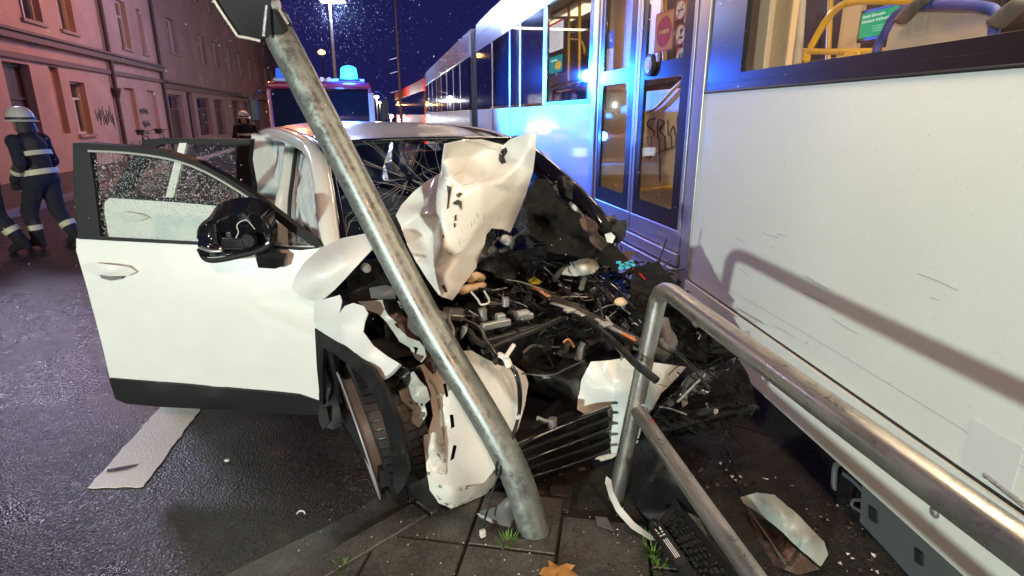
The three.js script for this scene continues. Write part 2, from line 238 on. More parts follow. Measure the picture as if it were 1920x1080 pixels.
const M = {
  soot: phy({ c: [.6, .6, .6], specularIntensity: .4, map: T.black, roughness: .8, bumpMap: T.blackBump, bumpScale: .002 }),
  board: std({ c: [.006, .007, .012], roughness: .75 }),
  asphalt: phy({ map: T.asphCol, bumpMap: T.asphBump, bumpScale: .0048, roughness: .72, roughnessMap: T.asphRough, specularIntensity: 1 }),
  gutter: phy({ bumpMap: T.slabBump, bumpScale: .002, roughness: .38, map: T.slabCol, clearcoat: .5, clearcoatRoughness: .15 }),
  slab: phy({ map: T.slabCol, bumpMap: T.slabBump, bumpScale: .003, roughness: .55, clearcoat: .25, clearcoatRoughness: .3 }),
  paint: std({ c: [.92, .9, .82], bumpMap: T.asphBump, bumpScale: .0012, roughness: .45, map: T.white }),
  soil: std({ map: T.soil, bumpMap: T.soilBump, bumpScale: .02, roughness: .92 }),
  galv: std({ map: T.galvCol, roughnessMap: T.galvRough, roughness: 1, metalness: .55, bumpMap: T.galvCol, bumpScale: .0012 }),
  steel: std({ map: T.steelCol, roughnessMap: T.steelRough, roughness: 1, metalness: .85 }),
  plaster: std({ map: T.plaster, bumpMap: T.plasterBump, bumpScale: .006, roughness: .85 }), plaster2: std({ map: T.plaster2, bumpMap: T.plasterBump, bumpScale: .006, roughness: .85 }),
  trim: std({ c: [.16, .11, .095], roughness: .8 }), stone: std({ c: [.30, .22, .18], roughness: .85, bumpMap: T.plasterBump, bumpScale: .01 }),
  darkGlass: phy({ c: [.012, .012, .016], roughness: .06, clearcoat: 1, clearcoatRoughness: .03 }), winFrame: std({ c: [.5, .42, .36], roughness: .5 }), darkWood: std({ c: [.05, .03, .025], roughness: .6 }),
  tram: phy({ map: T.tramCol, roughness: 1, roughnessMap: T.tramRough, clearcoat: .08, clearcoatRoughness: .2 }), tramGloss: phy({ c: [.66, .68, .64], roughness: .26, metalness: .1, clearcoat: 1, clearcoatRoughness: .06 }),
  tramBlack: phy({ c: [.009, .009, .010], roughness: .24, clearcoat: .15, clearcoatRoughness: .1 }), alu: std({ c: [.42, .43, .45], metalness: .75, roughness: .34, bumpMap: T.steelRough, bumpScale: .0004 }), rubber: std({ c: [.012, .012, .012], roughness: .55 }),
  glass: phy({ c: [.96, .97, .98], transmission: 1, thickness: 0, roughness: .02, ior: 1.5 }), tramGlass: phy({ c: [.93, .92, .90], transmission: 1, thickness: 0, roughness: .02, ior: 1.5 }), wetGlass: phy({ c: [.93, .97, .95], transmission: 1, thickness: 0, roughness: .04, ior: 1.5 }), drop: phy({ c: [.8, .84, .84], transmission: .55, thickness: 0, roughness: .15, ior: 1.33 }),
  shieldGlass: phy({ c: [.5, .55, .58], transmission: 1, thickness: 0, roughness: .05, ior: 1.5 }),
  yellow: phy({ c: [.80, .46, .01], roughness: .32, clearcoat: .3 }), cream: std({ c: [.60, .44, .27], roughness: .5 }), creamL: std({ c: [.62, .52, .38], roughness: .5 }), grey: std({ c: [.25, .25, .25], roughness: .6 }), dark: std({ c: [.02, .02, .022], roughness: .5 }), greyPlastic: std({ c: [.10, .10, .10], roughness: .5 }), seatBlue: std({ c: [.03, .05, .26], roughness: .6 }), seatShell: std({ c: [.42, .36, .31], roughness: .4 }),
  carWhite: phy({ map: T.white, roughness: .38, clearcoat: 1, clearcoatRoughness: .06 }), carRoof: phy({ map: T.white, roughness: .38, clearcoat: 1, clearcoatRoughness: .15, bumpMap: T.roofDrops, bumpScale: .002 }), dirtyWhite: phy({ map: T.dirtyWhite, roughness: .5, clearcoat: .4, clearcoatRoughness: .2 }),
  black: phy({ c: [.7, .7, .7], specularIntensity: .6, map: T.black, roughness: 1, roughnessMap: T.blackRough, bumpMap: T.blackBump, bumpScale: .0012, clearcoat: .25, clearcoatRoughness: .25 }), clad: phy({ c: [.009, .009, .010], roughness: .5, specularIntensity: .5, bumpMap: T.blackBump, bumpScale: .0015 }), gloss: phy({ c: [.008, .008, .010], roughness: .15, clearcoat: 1, clearcoatRoughness: .05 }),
  tyre: std({ c: [.012, .012, .013], roughness: .42, bumpMap: T.blackBump, bumpScale: .001 }), rim: std({ c: [.42, .42, .43], metalness: .35, roughness: .35 }), bare: std({ c: [.45, .45, .44], metalness: .8, roughness: .36, bumpMap: T.steelRough, bumpScale: .003 }), grime: std({ map: T.grime, roughness: .45, metalness: .2, bumpMap: T.soilBump, bumpScale: .006 }), primer: std({ c: [.34, .37, .34], roughness: .4, bumpMap: T.steelRough, bumpScale: .004 }), fabric: std({ c: [.70, .70, .72], roughness: .9, bumpMap: T.cloth, bumpScale: .001 }), rust: std({ c: [.22, .09, .04], roughness: .7, bumpMap: T.soilBump, bumpScale: .004 }), copper: std({ c: [.45, .2, .09], roughness: .4, metalness: .5 }), brown: std({ c: [.075, .042, .032], roughness: .65, bumpMap: T.soilBump, bumpScale: .006 }), whitePl: std({ c: [.62, .62, .60], roughness: .45 }), yellowPl: std({ c: [.55, .42, .04], roughness: .5 }), orange: std({ c: [.6, .14, .02], roughness: .5 }), cyan: std({ c: [.06, .42, .6], roughness: .5 }), red: std({ c: [.45, .02, .015], roughness: .5 }), teal: std({ c: [.02, .28, .26], roughness: .5 }),
};
// ---------------------------------------------------------------- ground
{
  const g = new THREE.PlaneGeometry(600, 600).rotateX(-Math.PI / 2); struct('road', g, M.asphalt);
  // dash of the lane marking
  const dash = (pts, name = 'lane_marking') => { const sh = new THREE.Shape(pts.map(p => new THREE.Vector2(p.x, -p.z))); return struct(name, new THREE.ExtrudeGeometry(sh, { depth: .004, bevelEnabled: false }).rotateX(-Math.PI / 2).translate(0, .003, 0), M.paint); };
  const wob = (a, b, n) => Array.from({ length: n }, (_, i) => a.clone().lerp(b, i / n).add(V(rr(-.006, .006), 0, rr(-.006, .006))));
  const a = gy(165, 917, 0), b = gy(268, 914, 0), c = gy(392, 748, 0), d = gy(318, 744, 0);
  dash([...wob(a, b, 8), ...wob(b, c, 24), ...wob(c, d, 8), ...wob(d, a, 24)]);
  for (const k of [1, 2]) { const q = [a, b, c, d].map(p => p.clone().add(V(-.35, 0, -4.1).multiplyScalar(k))); dash([...wob(q[0], q[1], 4), ...wob(q[1], q[2], 8), ...wob(q[2], q[3], 4), ...wob(q[3], q[0], 8)]); }
  // far kerb and pavement along the houses
  const kf = fbox(Fa, -30, 80, -.1, .12, 2.3, 2.45, .01); struct('kerb', kf, M.stone);
  struct('pavement', fbox(Fa, -30, 80, -.1, .11, -.2, 2.296), M.slab);
}
// island on which the mast stood: kerb stones, paving slabs
const KD = V(.689, 0, -.725).normalize(), KN = V(.725, 0, .689).normalize(), K0 = V(-.85, 0, -1.79);   // along the kerb, and into the island
{
  const isl = thing('traffic_island', 'low paved traffic island with slabs and a kerb under the leaning mast', 'island');
  isl.userData.kind = 'structure';
  // gutter strip in front of the kerb
  const gut = []; for (let i = 0; i < 40; i++) { const s0 = -3 + i * .15; const wv = k => .26 + .05 * fbm(k * 2.2, 3, 1, 3); const P = (s, o) => K0.clone().addScaledVector(KD, s).addScaledVector(KN, o).setY(.004); gut.push([P(s0, -wv(s0)), P(s0 + .15, -wv(s0 + .15)), P(s0 + .15, 0), P(s0, 0)]); }
  struct('gutter', gut.map(q => { const g = new THREE.BufferGeometry().setFromPoints([q[0], q[2], q[1], q[0], q[3], q[2]]); g.computeVertexNormals(); return g; }), M.gutter);
  const mortar = []; { const sh = new THREE.Shape([K0.clone().addScaledVector(KD, -3.4), K0.clone().addScaledVector(KD, 2.2), V(.80, 0, -3.3), V(.80, 0, 4), V(-3.6, 0, 4)].map(p => new THREE.Vector2(p.x, -p.z))); mortar.push(new THREE.ExtrudeGeometry(sh, { depth: .085, bevelEnabled: false }).rotateX(-Math.PI / 2)); }
  put('bedding', mortar, M.soil, isl);
  for (let i = 0; i < 6; i++) { const s = -2.6 + i * .8, c = K0.clone().addScaledVector(KD, s + .4).addScaledVector(KN, .06).setY(.035 + rr(-.003, .003)); put('kerb_stone', obox(c, KD, UP, KN, .79, .15, .12, .012), M.slab, isl); }
  // slabs laid askew to the kerb: rows along KN
  const clipped = (pts, y, h) => { const sh = new THREE.Shape(pts.map(p => new THREE.Vector2(p[0], -p[1]))); return new THREE.ExtrudeGeometry(sh, { depth: h - .01, bevelEnabled: true, bevelThickness: .005, bevelSize: .004, bevelOffset: -.004, bevelSegments: 1 }).rotateX(-Math.PI / 2).translate(0, y + .005, 0); };
  // clip a polygon by half-plane n.p >= d
  const clip = (poly, nx, nz, d) => { const out = []; for (let i = 0; i < poly.length; i++) { const a = poly[i], b = poly[(i + 1) % poly.length], da = a[0] * nx + a[1] * nz - d, db = b[0] * nx + b[1] * nz - d; if (da >= 0) out.push(a); if (da * db < 0) { const t = da / (da - db); out.push([lerp(a[0], b[0], t), lerp(a[1], b[1], t)]); } } return out; };
  const ax = V(.985, 0, .17).normalize(), az = V(-.17, 0, .985).normalize(), o0 = V(.215, 0, -2.14), S = .36, gap = .006;
  const kd = K0.x * KN.x + K0.z * KN.z + .126;
  for (let i = -8; i < 2; i++) for (let j = 0; j < 9; j++) {
    const off = (i === 0 ? 0 : .11), q = (a, b) => { const p = o0.clone().addScaledVector(ax, i * S + a).addScaledVector(az, j * S - off + b); return [p.x, p.z]; };
    let P = [q(gap, gap), q(S - gap, gap), q(S - gap, S - gap), q(gap, S - gap)]; P = clip(P, KN.x, KN.z, kd); if (P.length < 3) continue; P = clip(P, -1, 0, -.80); if (P.length < 3) continue;
    let ar = 0; P.forEach((a, k) => { const b = P[(k + 1) % P.length]; ar += a[0] * b[1] - a[1] * b[0]; }); if (Math.abs(ar) < .012) continue;
    put('slab', clipped(P, .05 + rr(-.004, .004), .055), M.slab, isl);
  }
  // small setts round the mast's foot
  for (let k = 0; k < 5; k++) { const c = o0.clone().addScaledVector(ax, -.02 - (k % 3) * .12).addScaledVector(az, -.07 - Math.floor(k / 3) * .1).setY(.075); put('sett', obox(c, ax, UP, az, .105, .06, .09, .014), M.grime, isl); }
}
// track bed between island and tram
{
  const n = 60, m = 14; const g = grid(n, m, (s, t) => { const z = lerp(3.2, -6.2, s), x = lerp(.80, 3.6, t) - Math.max(0, -z - 3) * .25; return V(x, .012 + .05 * fbm(x * 3, z * 3, 1, 4) + .02, z); }, .01);
  const bed = struct('track_bed', g, M.soil);
}
// ---------------------------------------------------------------- houses across the street
function house(label, s0, s1, h, wallMat, o) {
  const t = thing('town_house', label, 'house', Fa.at((s0 + s1) / 2, 0, -5).toArray(), 0, 'houses along the street');
  // wall built round its openings: list of openings [s0, s1, y0, y1, kind]
  const ops = o.open, cuts = [...new Set([s0, s1, ...ops.flatMap(q => [q[0], q[1]])])].sort((a, b) => a - b), wall = [];
  for (let i = 0; i < cuts.length - 1; i++) { const a = cuts[i], b = cuts[i + 1]; const hit = ops.filter(q => q[0] < b - .001 && q[1] > a + .001).sort((x, y) => x[2] - y[2]); let y = 0; for (const q of hit) { if (q[2] > y) wall.push(fbox(Fa, a, b, y, q[2], -.35, 0)); y = q[3]; } if (y < h) wall.push(fbox(Fa, a, b, y, h, -.35, 0)); }
  wall.push(fbox(Fa, s0, s1, 0, h, -9, -.62));
  put('wall', wall, wallMat, t);
  for (const [a, b, y0, y1, kind] of ops) {
    const blind = kind === 'niche';
    if (blind) { put('blocked_window', fbox(Fa, a, b, y0, y1, -.3, -.16), wallMat, t); continue; }
    if (kind === 'shop' || kind === 'door') {
      const d = put(kind === 'door' ? 'door' : 'shop_window', fbox(Fa, a, b, y0, y1, -.34, -.26), kind === 'door' ? M.darkWood : M.darkGlass, t);
      put('frame', [fbox(Fa, a, a + .09, y0, y1, -.26, -.2), fbox(Fa, b - .09, b, y0, y1, -.26, -.2), fbox(Fa, a + .09, b - .09, y1 - .09, y1, -.26, -.2), fbox(Fa, a + .09, b - .09, y0 + (y1 - y0) * .7, y0 + (y1 - y0) * .7 + .06, -.26, -.21), ...(b - a > 1.6 ? [fbox(Fa, (a + b) / 2 - .04, (a + b) / 2 + .04, y0, y0 + (y1 - y0) * .7, -.26, -.21)] : [])], kind === 'door' ? M.darkWood : M.trim, d); continue;
    }
    const w = put('window', fbox(Fa, a, b, y0, y1, -.3, -.26), M.darkGlass, t), m = (a + b) / 2, ty = y0 + (y1 - y0) * .66;
    put('frame', [fbox(Fa, a, a + .07, y0, y1, -.26, -.18), fbox(Fa, b - .07, b, y0, y1, -.26, -.18), fbox(Fa, a + .07, b - .07, y1 - .07, y1, -.26, -.18), fbox(Fa, a + .07, b - .07, y0, y0 + .07, -.26, -.18), fbox(Fa, a + .07, b - .07, ty, ty + .07, -.26, -.185), fbox(Fa, m - .04, m + .04, y0 + .07, ty, -.26, -.185)], M.winFrame, w);
    put('sill', fbox(Fa, a - .1, b + .1, y0 - .09, y0, -.15, .09), M.stone, w);
  }
  for (const [y0, y1, d] of o.band || []) put('cornice', fbox(Fa, s0, s1, y0, y1, .002, d, .01), o.bandMat || M.trim, t);
  put('roof', fbox(Fa, s0 - .1, s1 + .1, h, h + .35, -9.2, .35), M.trim, t);
  return t;
}
{
  const up = (list, y0, y1) => list.map(([a, b]) => [a, b, y0, y1, 'win']);
  house('salmon plaster house with a cornice, grey doorway and graffiti', -9, 11.3, 13, M.plaster, {
    open: [[-2.1, -.75, 0, 3.05, 'door'], [.35, .95, 1.2, 3.1, 'niche'], [1.55, 2.65, 1.15, 2.75, 'win'], [6.2, 7.35, .95, 2.75, 'niche'], [8.9, 10.1, .95, 2.75, 'niche'], [-5.3, -4, 1.2, 2.75, 'win'], ...up([[-3.9, -2.7], [-.55, .65], [1.75, 2.85], [6.9, 8.0], [9.3, 9.9]], 4.25, 6.0), ...up([[-3.9, -2.7], [-.55, .65], [1.75, 2.85], [6.9, 8.0]], 7.7, 9.5)],
    band: [[3.15, 3.3, .1], [3.62, 3.8, .2], [3.8, 3.88, .28]] });
  house('plain dark pink house with a shop front and lit doorway', 11.3, 27, 14, M.plaster2, { open: [[12, 14.4, .35, 2.7, 'shop'], [15.4, 16.7, 0, 2.9, 'door'], [17.5, 20.6, .6, 2.7, 'shop'], [22, 24.8, .5, 2.7, 'shop'], ...up([[13.7, 15.1], [19.9, 21.6], [23.8, 25.4]], 4.7, 6.3), ...up([[13.7, 15.1], [19.9, 21.6], [23.8, 25.4]], 8, 9.7)], band: [[2.95, 3.2, .12], [3.2, 3.3, .3]] });
  house('tall brownish house with an awning above its shop', 27, 46, 15, M.plaster2, { open: [[28, 31, .5, 2.8, 'shop'], [33, 36, .4, 2.8, 'shop'], [38, 42, .4, 2.8, 'shop'], ...up([[28.5, 30.2], [33, 34.8], [38, 39.8], [42, 43.6]], 4.7, 6.5), ...up([[28.5, 30.2], [33, 34.8], [38, 39.8]], 8, 9.8)], band: [[3.0, 3.2, .9]] });
  house('far house at the end of the street', 46, 75, 15, M.plaster2, { open: up([[48, 50], [53, 55], [58, 60], [63, 65]], 4.5, 6.5), band: [[3, 3.2, .2]] });
  // drain pipe with its hopper
  const dpipe = thing('drain_pipe', 'dark vertical drain pipe with a hopper on the salmon house', 'drain pipe', Fa.at(5, 0, .1).toArray());
  put('pipe', rod(Fa.at(5, 0, .12), Fa.at(5, 13, .12), .075, .075, 12), M.darkWood, dpipe); put('hopper', [rod(Fa.at(5, 2.35, .12), Fa.at(5, 2.62, .12), .09, .17, 12), rod(Fa.at(5, 2.62, .12), Fa.at(5, 2.68, .12), .18, .18, 12)], M.darkWood, dpipe);
  const dp2 = thing('drain_pipe', 'thin dark drain pipe where the salmon house meets the pink one', 'drain pipe', Fa.at(11.2, 0, .1).toArray());
  put('pipe', rod(Fa.at(11.2, 0, .1), Fa.at(11.2, 13, .1), .07, .07, 10), M.darkWood, dp2);
  // graffiti on the wall, flat spray strokes
  const gr = (s0, y0, w, h, n, sd) => { seed = sd; const gs = []; for (let i = 0; i < n; i++) { const x = s0 + i * w / n; const P = [[x, y0 + h * rr(.7, 1)], [x + w / n * rr(.1, .5), y0 + h * rr(0, .3)], [x + w / n * rr(.5, .8), y0 + h * rr(.5, .9)], [x + w / n * rr(.7, 1.1), y0 + h * rr(-.2, .2)]]; gs.push(sweep(P.map(q => Fa.at(q[0], q[1], .006)), .035, .004, { n: 12, k: 4, up: FN })); } return gs; };
  const g1 = tag(put('graffiti', gr(3.1, 1.35, 1.6, .75, 5, 3), M.dark), 'large dark spray tag on the salmon wall beside the paned window', 'graffiti');
  const g2 = tag(put('graffiti', gr(7.6, 1.75, 1.05, .32, 6, 5).concat(gr(7.7, 1.25, 1.0, .3, 5, 9)), M.dark), 'small two-line spray tag between the two blocked windows', 'graffiti');
}
// ---------------------------------------------------------------- tram
{
  const t = thing('tram', 'long white tram standing alongside the wreck with lit interior and closed double door', 'tram', A.at(-1, 0, -1.2).toArray());
  // near section A: s from -6 to 1.43
  const e = 1.42;
  put('side_panel', [fbox(A, -6, e, .615, 1.885, -.04, 0, .004)], M.tram, t, { label: 'broad scuffed white side panel under the window' });
  put('skirt', [grid(40, 6, (a, b) => A.at(lerp(-6, e, a), lerp(.30, .607, b), .012 * (1 - b) + .012 * fbm(a * 14, b * 2, 3, 3) * (1 - .5 * b)), .02), fbox(A, -6, e, .285, .30, -.05, .022, .004)], M.tram, t);
  for (let i = 0; i < 9; i++) put('rivet', disc(A.at(1.0 - i * .33, .43, .012), A.N, .007, .012, 8), M.dark, t);
  { const c = A.px(1757, 961, .02); put('bolt', [disc(c, A.N, .02, .02, 16), disc(c.clone().addScaledVector(A.N, .01), A.N, .012, .02, 6)], M.bare, t); }
  put('window_rim', [fbox(A, -6, e, 1.891, 1.935, -.03, .004), fbox(A, .93, e, 1.937, 3.1, -.03, .003), fbox(A, -6, .93, 1.937, 1.985, -.03, .002)], M.tramBlack, t);
  put('side_window', fbox(A, -6, .925, 1.99, 3.1, -.025, -.015), M.tramGlass, t);
  put('window_seal', [sweep([A.at(-6, 1.888, .006), A.at(-2, 1.888, .006), A.at(e, 1.888, .006)], .006, .008, { n: 4, k: 6 })], M.rubber, t);
  put('roof_edge', [fbox(A, -6, e, 3.103, 3.5, -.05, 0, .01)], M.tramGloss, t);
  // hinge on the skirt, scratches and the creased seam
  put('seam', [sweep([A.at(-6, .611, .002), A.at(-1, .611, .003), A.at(e, .611, .002)], .004, .005, { n: 6, k: 6 })], M.grime, t);
  { const gs = []; for (let i = 0; i < 9; i++) { const p = A.px(1852 + i * 12, 895 + i * 9.5, .004); gs.push(rod(p.clone().addScaledVector(A.T, .012), p.clone().addScaledVector(A.T, -.012), .008, .008, 8)); } put('piano_hinge', gs, M.bare, t); }
  seed = 41; { const gs = []; for (let i = 0; i < 16; i++) { const s = rr(-1.2, 1.1), y = rr(.68, 1.2), l = rr(.02, .2), d = rr(-.1, .12); gs.push(sweep([A.at(s, y, .0012), A.at(s - l * .5, y + d * l * .5 + rr(-.006, .006), .0012), A.at(s - l, y + d * l, .0012)], .0006, rr(.0004, .0009), { n: 6, k: 4 })); } put('scratch', gs, M.grime, t, { kind: 'stuff' }); }
  put('adhesive_patch', [fbox(A, A.px(1860, 850).sub(PA).dot(TA) - .09, A.px(1860, 850).sub(PA).dot(TA) + .09, .64, .80, .001, .003)], M.whitePl, t);
  // fine joints, dust specks and standing drops on the panel
  put('crease_line', [sweep([A.at(1.3, .70, .001), A.at(.2, .735, .001), A.at(-.6, .745, .001), A.at(-2.2, .735, .001)], .0003, .0005, { n: 16, k: 4 })], M.greyPlastic, t);
  seed = 71; { const n = 380, im = new THREE.InstancedMesh(new THREE.SphereGeometry(1, 6, 4), M.drop, n), m4 = new THREE.Matrix4(), inv = t.matrixWorld.clone().invert(); for (let i = 0; i < n; i++) { const s = rr(.0006, .0016); m4.makeScale(s, s * rr(1, 2), s).setPosition(A.at(rr(-1.4, 1.4), rr(.65, 1.95), .0008)).premultiply(inv); im.setMatrixAt(i, m4); } im.name = 'rain_drops'; im.userData.kind = 'stuff'; t.add(im); }
  { const gs = []; for (let i = 0; i < 30; i++) { const s = rr(-1.2, 1.3), y = .62 + .5 * rnd() ** 2; gs.push(disc(A.at(s, y, .0008), A.N, rr(.0006, .0016), .001, 6)); } put('dirt_speck', gs, M.grime, t, { kind: 'stuff' }); }
  // section B with the double door: s along B
  put('door_post', [fbox(B, -.02, .10, .30, 3.3, -.06, .02, .008), fbox(B, .10, .16, .55, 3.3, -.05, -.005, .006)], M.alu, t);
  put('door_post', [fbox(B, 2.08, 2.2, .62, 3.3, -.06, .015, .008)], M.alu, t);
  put('door_sill', [fbox(B, .16, 2.08, .66, .755, -.06, .02, .008), fbox(B, .16, 2.08, .60, .65, -.04, .05, .008)], M.alu, t);
  put('door_header', [fbox(B, .16, 2.08, 3.05, 3.35, -.06, .005, .006)], M.tramBlack, t);
  for (const [a, b, nm] of [[1.13, 2.06], [.18, 1.11]]) {
    const lf = put('door_leaf', [fbox(B, a, b, .765, .92, -.04, -.005, .006), fbox(B, a, a + .04, .925, 3.04, -.04, 0, .005), fbox(B, b - .04, b, .925, 3.04, -.04, 0, .005)], M.alu, t);
    put('glass_edge', [fbox(B, a + .043, a + .17, .925, 3.04, -.03, -.006), fbox(B, b - .13, b - .043, .925, 3.04, -.03, -.006), fbox(B, a + .172, b - .132, .925, 1.06, -.03, -.0065), fbox(B, a + .172, b - .132, 2.02, 2.14, -.03, -.0065)], M.tramBlack, lf);
    put('lower_pane', fbox(B, a + .172, b - .132, 1.063, 2.018, -.025, -.015), M.tramGlass, lf);
    put('upper_pane', fbox(B, a + .172, b - .132, 2.143, 3.04, -.025, -.015), M.tramGlass, lf);
  }
  put('door_gap', fbox(B, 1.112, 1.128, .77, 3.04, -.04, -.01), M.rubber, t);
  // push button
  { const c = B.px(1219, 122, .004); put('door_button', [disc(c, B.N, .085, .03, 24)], M.dark, t); put('button_ring', [disc(c.clone().addScaledVector(B.N, .016), B.N, .062, .012, 24)], M.bare, t); put('button_cap', [disc(c.clone().addScaledVector(B.N, .022), B.N, .035, .012, 20)], M.whitePl, t); }
  // stickers on the glass
  const sticker = (u0, v0, u1, v1, draw, w, h, name) => { const q = -.03, p = [B.px(u0, v0, q), B.px(u1, v0, q)]; const c = p[0].clone().add(p[1]).multiplyScalar(.5); const W = p[0].distanceTo(p[1]), a = B.px((u0 + u1) / 2, v0, q), b = B.px((u0 + u1) / 2, v1, q), Hh = a.distanceTo(b), cc = a.clone().add(b).multiplyScalar(.5);
    const cv = document.createElement('canvas'); cv.width = w; cv.height = h; draw(cv.getContext('2d'), w, h); const tx = new THREE.CanvasTexture(cv); tx.colorSpace = THREE.SRGBColorSpace; const g = new THREE.PlaneGeometry(W, Hh); const bx = obox; g.applyMatrix4(new THREE.Matrix4().makeBasis(B.T.clone().negate(), UP, B.N).setPosition(cc)); return put(name, g, std({ map: tx, roughness: .5 }), t, { keepUV: true }); };
  sticker(1228, 22, 1262, 96, (c, w, h) => { c.fillStyle = '#e0a020'; c.fillRect(0, 0, w, h); c.strokeStyle = '#b02015'; c.lineWidth = 6; c.strokeRect(3, 3, w - 6, h - 6); c.fillStyle = '#c01010'; c.beginPath(); c.ellipse(w / 2, h / 2, w * .4, h * .38, 0, 0, 7); c.fill(); c.fillStyle = '#e8b040'; c.fillRect(w * .24, h * .45, w * .52, h * .1); }, 128, 160, 'no_entry_sticker');
  for (const [v0, v1, k] of [[1, 36, 0], [46, 83, 1], [89, 127, 2]]) { const rd = sticker(1267, v0, 1285, v1, (c, w, h) => { c.fillStyle = '#c81818'; c.fillRect(0, 0, w, h); c.fillStyle = '#f0ece4'; c.beginPath(); c.ellipse(w / 2, h / 2, w * .46, h * .46, 0, 0, 7); c.fill(); c.fillStyle = '#222'; if (k === 0) c.fillRect(w * .2, h * .46, w * .6, h * .09); else if (k === 1) { c.fillRect(w * .42, h * .22, w * .2, h * .25); c.fillRect(w * .3, h * .6, w * .44, h * .12); } else { c.fillRect(w * .3, h * .3, w * .18, h * .4); c.fillRect(w * .55, h * .28, w * .14, h * .45); c.strokeStyle = '#222'; c.strokeRect(w * .2, h * .2, w * .6, h * .6); } if (k < 2) { c.strokeStyle = '#c81818'; c.lineWidth = 9; c.beginPath(); c.moveTo(w * .22, h * .82); c.lineTo(w * .78, h * .18); c.stroke(); } }, 96, 128, 'pictogram_sticker');
    const cut = rd.geometry; }
  sticker(1139, 58, 1151, 90, (c, w, h) => { c.fillStyle = '#2c4fb0'; c.fillRect(0, 0, w, h); c.fillStyle = '#e8e8f0'; c.fillRect(w * .35, h * .15, w * .12, h * .5); c.fillRect(w * .35, h * .5, w * .4, h * .14); }, 64, 96, 'blue_seat_sticker');
  sticker(1137, 92, 1149, 156, (c, w, h) => { c.fillStyle = '#e4e2da'; c.fillRect(0, 0, w, h); c.fillStyle = '#777'; for (let i = 0; i < 14; i++) c.fillRect(w * .15, h * (.06 + i * .065), w * (.4 + .3 * ((i * 7) % 3) / 3), h * .016); }, 64, 192, 'notice_sticker');
  // side window behind the door and its panel
  put('side_panel', [fbox(B, 2.2, 6.3, .62, 1.86, -.04, 0, .004)], M.tramGloss, t, { label: 'glossy side panel mirroring the blue lights' });
  put('skirt', [fbox(B, 2.2, 9.9, .30, .612, -.06, -.008, .006), fbox(B, .12, 2.2, .30, .58, -.09, -.03, .006)], M.tramGloss, t);
  put('window_rim', [fbox(B, 2.2, 2.34, 1.863, 3.05, -.03, .002), fbox(B, 3.98, 4.02, 1.91, 3.05, -.03, .002), fbox(B, 2.34, 4.0, 1.863, 1.905, -.03, .003)], M.tramBlack, t);
  put('window_frame', [fbox(B, 4.022, 4.16, 1.863, 3.05, -.03, .004)], M.whitePl, t);
  put('side_window', fbox(B, 2.343, 3.977, 1.91, 3.05, -.025, -.015), M.tramGlass, t);
  // further: panels, dark panes, posts and the folding bellows
  const pane = (a, b) => { put('far_window', fbox(B, a, b, 1.9, 3.05, -.05, -.004), M.darkGlass, t); };
  put('roof_edge', [fbox(B, 0, 9.9, 3.36, 3.62, -.3, -.003, .02)], M.tramGloss, t); put('roof_edge', [fbox(B, 11, 26, 3.07, 3.62, -.3, 0, .02)], M.tramGloss, t);
  put('header_panel', [fbox(B, 2.2, 9.9, 3.06, 3.357, -.05, 0)], M.tramGloss, t);
  for (const [a, b] of [[4.17, 5.5], [5.56, 6.26], [6.34, 7.9], [7.98, 9.85], [11.1, 12.8], [12.86, 14.4], [14.46, 16.2], [16.26, 18.1], [18.2, 20], [20.1, 22], [22.1, 24], [24.1, 25.9]]) pane(a, b);
  for (const s of [5.5, 6.27, 7.91, 12.8, 14.4, 16.2, 18.1, 20.0, 22.0, 24.0]) put('window_post', fbox(B, s, s + .06, 1.87, 3.05, -.05, .003), M.alu, t);
  put('side_panel', [fbox(B, 6.3, 9.9, .62, 1.86, -.04, -.001, .004)], M.tramGloss, t); put('side_panel', [fbox(B, 11, 26, .62, 1.86, -.04, 0, .004)], M.tramGloss, t); put('skirt', [fbox(B, 11, 26, .3, .612, -.06, -.004, .004)], M.tramGloss, t);
  for (let i = 0; i < 10; i++) put('bellows_fold', fbox(B, 9.92 + i * .108, 10.0 + i * .108, .35, 3.55, -.3, -.03 - .03 * (i % 2), .01), M.rubber, t);
  for (const s of [6.28, 7.93, 9.86, 11.02, 16.2]) put('panel_joint', fbox(B, s, s + .03, .62, 1.86, -.01, .003), M.dark, t);
  // body behind the skin
  put('floor', [fbox(A, -6, 1.5, .70, .78, -2.4, -.05), fbox(B, -.1, 9.9, .62, .70, -2.4, -.1)], M.grey, t);
  put('ceiling', [fbox(A, -6, 1.6, 3.25, 3.33, -2.4, -.06), fbox(B, .0, 9.8, 3.2, 3.24, -2.4, -.1)], M.creamL, t);
  put('roof', [fbox(A, -6, 1.5, 3.5, 3.6, -2.45, 0, .03), fbox(B, 0, 9.9, 3.62, 3.68, -2.45, -.05, .02), fbox(B, 11, 26, 3.62, 3.68, -2.45, -.05, .02)], M.tramGloss, t);
  put('far_wall', [fbox(A, -6, 1.7, .3, 1.85, -2.46, -2.41), fbox(A, -6, 1.7, 3.0, 3.5, -2.46, -2.41), fbox(B, -.2, 26, .3, 1.85, -2.46, -2.41), fbox(B, -.2, 26, 3, 3.62, -2.46, -2.41)], M.cream, t);
  put('far_window', [fbox(A, -6, 1.7, 1.853, 2.997, -2.45, -2.42), fbox(B, -.2, 26, 1.853, 2.997, -2.45, -2.42)], M.tramBlack, t);
  for (const g of [fbox(B, 9.86, 9.9, .7, 3.2, -2.4, -.3), fbox(B, 11, 11.04, .3, 3.6, -2.4, -.06), fbox(B, 25.96, 26, .3, 3.6, -2.4, -.06), fbox(A, -6, -5.96, .3, 3.5, -2.4, -.05)]) put('end_wall', g, M.cream, t);
